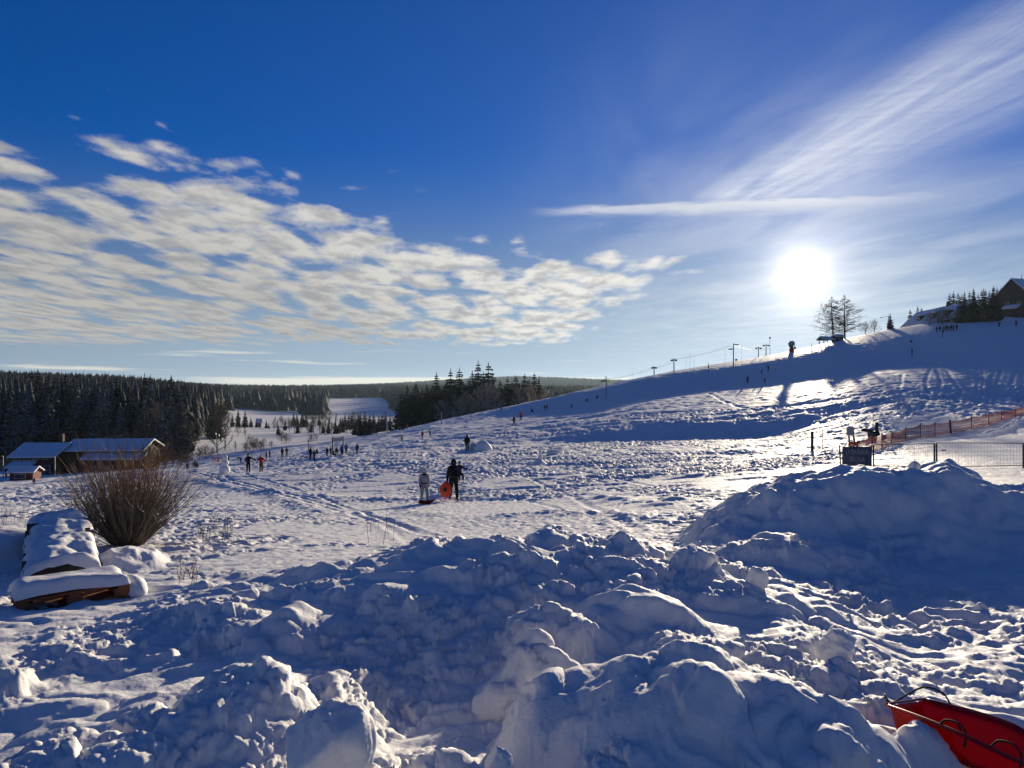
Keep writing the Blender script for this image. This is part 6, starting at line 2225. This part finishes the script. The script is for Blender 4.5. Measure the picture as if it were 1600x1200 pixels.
def snow_cap(parent, name, x0, x1, y0, y1, zfun, thick, nx=28, ny=36, seed=0, over=.05, lump=.03):
    """a soft cushion of snow: zfun(x,y) is the top, thick the cushion's edge depth"""
    xs = np.linspace(x0, x1, nx); ys = np.linspace(y0, y1, ny)
    Xg, Yg = np.meshgrid(xs, ys, indexing='ij')
    u = (Xg - x0) / (x1 - x0); v = (Yg - y0) / (y1 - y0)
    ex = np.minimum(np.minimum(u * (x1 - x0), (1 - u) * (x1 - x0)), np.minimum(v * (y1 - y0), (1 - v) * (y1 - y0)))
    rim = np.clip(ex / .11, 0, 1); rim = np.sqrt(np.clip(1 - (1 - rim) ** 2, 0, 1))
    Z = zfun(Xg, Yg) + thick * (rim - 1) + lump * fbm(Xg * 2.2 + seed, Yg * 2.2, 300 + seed, 3) * rim
    wob = 1 + 0 * u
    jx = .035 * fbm(Yg * 3 + seed, Xg * 0 + 2.2, 310 + seed, 2) * (np.abs(u - .5) * 2) ** 3
    jy = .03 * fbm(Xg * 3 + seed, Yg * 0 + 4.1, 311 + seed, 2) * (np.abs(v - .5) * 2) ** 3
    top = np.stack([Xg + jx, Yg + jy, Z], -1).reshape(-1, 3)
    bot = np.stack([Xg + jx, Yg + jy, np.minimum(zfun(Xg, Yg) - thick, Z)], -1).reshape(-1, 3)
    m = MB()
    idx = np.arange(nx * ny).reshape(nx, ny)
    fs = [(idx[i, j], idx[i + 1, j], idx[i + 1, j + 1], idx[i, j + 1]) for i in range(nx - 1) for j in range(ny - 1)]
    N_ = nx * ny
    fs += [(idx[i, j] + N_, idx[i, j + 1] + N_, idx[i + 1, j + 1] + N_, idx[i + 1, j] + N_) for i in range(nx - 1) for j in range(ny - 1)]
    m.add(np.vstack([top, bot]).tolist(), [tuple(int(q) for q in f) for f in fs])
    o = m.build(name, SNOW, parent, True)
    return o


def build_wood_and_pallet():
    rnd = random.Random(9)
    # stack of split logs under a humped snow blanket, running away from us
    a = Vector((px2x(97, 9.15), 9.15)); b = Vector((px2x(92, 12.0), 12.0))
    mid = (a + b) / 2
    L = (b - a).length
    rz = math.atan2((b - a).y, (b - a).x)
    zg = -2.50
    NLOG = 18
    t = thing('log_stack', 'stack of split logs buried under a thick humped blanket of snow', 'log stack', (mid.x, mid.y, zg), rz)
    Wd = .70
    for i in range(NLOG):
        for j in range(3 + (i > 8)):
            x = -L / 2 + .06 + i * (L - .12) / (NLOG - 1) + rnd.uniform(-.02, .02)
            r = rnd.uniform(.055, .08)
            z = .02 + j * .125 + rnd.uniform(-.015, .015)
            ext = rnd.uniform(-.06, .09)
            m = MB()
            m.tube([(x, -Wd / 2 - ext, z), (x + rnd.uniform(-.03, .03), Wd / 2 + rnd.uniform(-.05, .07), z + rnd.uniform(-.02, .02))], [r, r * .95], 7)
            m.build('log', WOOD_OLD if rnd.random() < .6 else BARK, t)

    def top(X, Yy):
        q = (X + L / 2) / L
        hump = .050 * np.cos(q * 2 * math.pi * 4.6 + .5 * np.sin(Yy * 5)) + .015 * np.cos(X * 17 + 1.7)
        hump = hump * (.75 + .5 * fbm(q * 3.1, Yy * 1.3 + 2, 321, 2)) + .045 * fbm(q * 5.5 + 3, Yy * 3.0, 322, 3)
        return .44 + .11 * q + hump * (.55 + .6 * sstep(Yy, .35, -.3)) - .13 * (np.abs(Yy) / .42) ** 2.6
    snow_cap(t, 'snow_blanket', -L / 2 - .07, L / 2 + .10, -Wd / 2 - .07, Wd / 2 + .07, top, .11, 84, 40, 3, lump=.035)
    # pallets
    pl = Vector((px2x(26, 7.35), 7.35)); pr = Vector((px2x(203, 7.95), 7.95))
    dv = pr - pl; W = dv.length; rz = math.atan2(dv.y, dv.x)
    z0 = -(957 - 600) / F * 7.5
    for lvl in range(2):
        zb = z0 + .005 + (lvl - 1) * .115 + .005
        t = thing('pallet', 'orange-brown wooden pallet under a thick flat cushion of snow' if lvl else 'half-buried lower wooden pallet under the snow-capped one', 'pallet',
                  (pl.x + (0.07 if lvl == 0 else 0), pl.y, zb), rz + (0.03 if lvl == 0 else 0))
        t.rotation_euler.y = -.035
        D = .62
        t.rotation_euler.x = -.05
        for yy in (.05, D / 2, D - .05):
            m = MB(); m.box((W / 2, yy, .010), (W, .10, .019)); m.build('bottom_board', WOOD_PALLET, t)
            for xx in (.07, W / 2, W - .07):
                m = MB(); m.box((xx, yy, .0565), (.14, .10, .074)); m.build('block', WOOD_PALLET, t)
        for i, xx in enumerate((.05, W / 2, W - .05)):
            m = MB(); m.box((xx, D / 2, .1035), (.10, D, .019)); m.build('stringer_board', WOOD_PALLET, t)
        for i in range(6):
            m = MB(); m.box((W / 2, .06 + i * (D - .12) / 5, .1235), (W, .10, .020)); m.build('top_board', WOOD_PALLET, t)
        if lvl:
            snow_cap(t, 'snow_cushion', -.015, W + .015, -.02, D + .06, lambda X, Yy: .262 + .02 * np.sin(X * 4 + 1) + .02 * np.sin(Yy * 7 + X * 3),   .13, 44, 32, 6, lump=.018)
        else:
            m = MB(); m.ell((W + .03, .22, .13), (.13, .3, .15), None, 16, 10, wob=.03, seed=8); m.build('snow_lump', SNOW, t, True)


build_wood_and_pallet()


# ------------------------------------------------------------------ loose blocks of snow
def block_mesh(seed, sub=5):
    rnd = random.Random(seed)
    bm = bmesh.new()
    bmesh.ops.create_icosphere(bm, subdivisions=sub, radius=1)
    co = np.array([v.co[:] for v in bm.verts])
    # cut by random planes to make it blocky
    k = np.ones(len(co))
    for i in range(9):
        n = np.array([rnd.uniform(-1, 1), rnd.uniform(-1, 1), rnd.uniform(-1, 1)]); n /= np.linalg.norm(n)
        h = rnd.uniform(.62, .88)
        d = co @ n
        k = np.minimum(k, np.where(d > 1e-3, h / np.maximum(d, 1e-3), 9))
    k = np.minimum(k, 1)
    n1 = fbm(co[:, 0] * 2.2 + co[:, 2] * 1.3 + seed, co[:, 1] * 2.2 - co[:, 2] * 1.1, 400 + seed, 4, .55)
    n2 = fbm(co[:, 0] * 8 + co[:, 2] * 5, co[:, 1] * 8 - co[:, 2] * 4, 410 + seed, 3, .6)
    co = co * (k * (1 + .08 * n1 + .022 * n2))[:, None]
    for v, c in zip(bm.verts, co):
        v.co = c
    me = bpy.data.meshes.new('snow_block')
    bm.to_mesh(me); bm.free()
    me.materials.append(SNOW)
    me.polygons.foreach_set('use_smooth', np.ones(len(me.polygons), bool))
    return me


def build_blocks():
    data = [(508, 1165, 2.62, (.165, .15, .175), 'large rounded chunk of snow at the bottom edge of the picture, left of the middle'),
            (1307, 1012, 4.6, (.155, .12, .125), 'broken slab of snow standing on the right flank of the heap'),
            (778, 1192, 2.72, (.05, .05, .06), 'small lump of snow peeking in at the bottom middle'),
            (340, 975, 6.0, (.26, .2, .17), 'smooth rounded snow block on the left flank of the heap'),
            (1536, 955, 6.9, (.075, .07, .08), 'small round snow lump at the edge of the big shadow on the right'),
            (1242, 843, 9.1, (.07, .06, .07), 'small snow lump on top of the low ridge before the big heap'),
            (1428, 729, 12.2, (.10, .1, .09), 'snow clod on the crest of the big heap'),
            (838, 1010, 4.4, (.12, .09, .10), 'upright snow clod in the middle of the near heap'),
            (1100, 880, 6.6, (.16, .12, .13), 'angular snow clod on the right crest of the near heap'),
            (1182, 905, 6.2, (.10, .09, .10), 'tilted snow clod lower on the right crest of the near heap'),
            (845, 843, 7.3, (.12, .1, .06), 'flat snow clod on the topmost crest of the near heap')]
    for i, (px, y, d, sc, lb) in enumerate(data):
        o = link('snow_block', block_mesh(i + 1, 5 if i < 5 else 4))
        x = px2x(px, d)
        o.location = (x, d, -(y - 600) / F * d)
        o.rotation_euler = (.3 * math.sin(i * 3), .3 * math.cos(i * 2), i * 1.7)
        o.scale = sc
        tag(o, lb, 'snow block', 'loose blocks of snow on the heaps')


build_blocks()


# ------------------------------------------------------------------ red sled in the near right corner
def curve(pts, sub=6):
    """round off a polyline"""
    P = [Vector(p) for p in pts]
    P = [2 * P[0] - P[1]] + P + [2 * P[-1] - P[-2]]
    out = []
    for i in range(1, len(P) - 2):
        a, b, c, d = P[i - 1], P[i], P[i + 1], P[i + 2]
        for q in range(sub):
            t = q / sub
            out.append(.5 * (2 * b + (c - a) * t + (2 * a - 5 * b + 4 * c - d) * t * t + (3 * b - a - 3 * c + d) * t ** 3))
    out.append(P[-2])
    return out


def build_red_sled():
    a = Vector((.552, -.834, -.02)).normalized()        # long axis, nose toward the lower right
    c0 = Vector((1.752, 3.45, -1.582))
    root = thing('bob_sled', 'red translucent plastic bob sled lying on the snow in the near right corner', 'sled', c0, math.atan2(a.y, a.x))
    root.rotation_euler = (math.radians(-9), math.radians(2), math.atan2(a.y, a.x))
    m = MB()
    n = 30; L = .60
    secs = []
    for i in range(n):
        u = i / (n - 1)
        half = (.150 + .05 * math.sin(math.pi * min(1, u / .7) * .5)) * (1 - .60 * max(0, (u - .5) / .5) ** 1.8)
        dep = .150 * (1 - .25 * max(0, (u - .6) / .4))
        floor_k = .80
        sec = []
        for (yy, zz) in ((-1.13, .93), (-1.12, 1.0), (-1.0, 1.0), (-.94, .70), (-.88, .30), (-.78, .06), (-.45, 0), (-.40, .05), (-.12, .05), (-.08, 0), (.08, 0), (.12, .05), (.40, .05), (.45, 0), (.78, .06), (.88, .30), (.94, .70), (1.0, 1.0), (1.12, 1.0), (1.13, .93)):
            rise = 0
            e = max(0, (.10 - u) / .10); e2 = max(0, (u - .86) / .14)
            z = zz + (1 - zz) * max(e, e2) ** 1.6
            sec.append((u * L, yy * half, z * dep + .02 * math.sin(u * 3.1)))
        secs.append(sec)
    V = [p for s_ in secs for p in s_]
    w = len(secs[0])
    fs = [(i * w + j, (i + 1) * w + j, (i + 1) * w + j + 1, i * w + j + 1) for i in range(n - 1) for j in range(w - 1)]
    m.add(V, fs)
    tub = m.build('tub', PLASTIC_RED, root, True)
    so = tub.modifiers.new('thick', 'SOLIDIFY'); so.thickness = .006; so.offset = 1
    su = tub.modifiers.new('sub', 'SUBSURF'); su.levels = 1; su.render_levels = 1
    # dark rim bead
    for sg in (-1, 1):
        r = MB()
        r.tube([(secs[i][1 if sg < 0 else 18][0], secs[i][1 if sg < 0 else 18][1], secs[i][1][2] + .003) for i in range(n)], .0055, 6)
        r.build('rim', simple_mat('plastic_rim', (0.26, .008, .01), .3, vary=.1), root, True)
    r = MB()
    r.tube([(-.002, secs[0][j][1], secs[0][j][2] + .004) for j in range(1, 19)], .0055, 6)
    r.build('rim', simple_mat('plastic_rim', (0.26, .008, .01), .3, vary=.1), root, True)
    # cord looped over the back end and along the side
    r = MB()
    r.tube(curve([(.02, -.19, .175), (-.03, -.13, .185), (-.055, -.02, .13), (-.05, .10, .16), (-.02, .19, .20), (.05, .225, .19), (.12, .18, .14), (.20, .14, .05), (.26, .10, .02)]), .0045, 6)
    r.build('cord', ROPE, root, True)
    for x in (.30, .50):
        r = MB()
        r.tube(curve([(x - .05, -.215, .165), (x - .03, -.20, .195), (x + .02, -.195, .20), (x + .05, -.20, .175), (x + .055, -.21, .12)]), .0042, 6)
        r.build('handle', ROPE, root, True)


build_red_sled()


# ------------------------------------------------------------------ the winter air
def build_haze():
    m, N, out = new_mat('haze')
    v = N.n('ShaderNodeVolumePrincipled')
    N.put(v.inputs['Color'], (0.62, 0.82, 1.0))
    v.inputs['Density'].default_value = HAZE
    v.inputs['Anisotropy'].default_value = 0.35
    N.t.links.new(v.outputs[0], out.inputs['Volume'])
    b = MB()
    b.box((0, 0, -15), (19600, 19600, 170))
    o = b.build('haze', m)
    o['kind'] = 'stuff'
    o['label'] = 'thin bluish winter haze over the valley'


HAZE = 4.0e-5
build_haze()
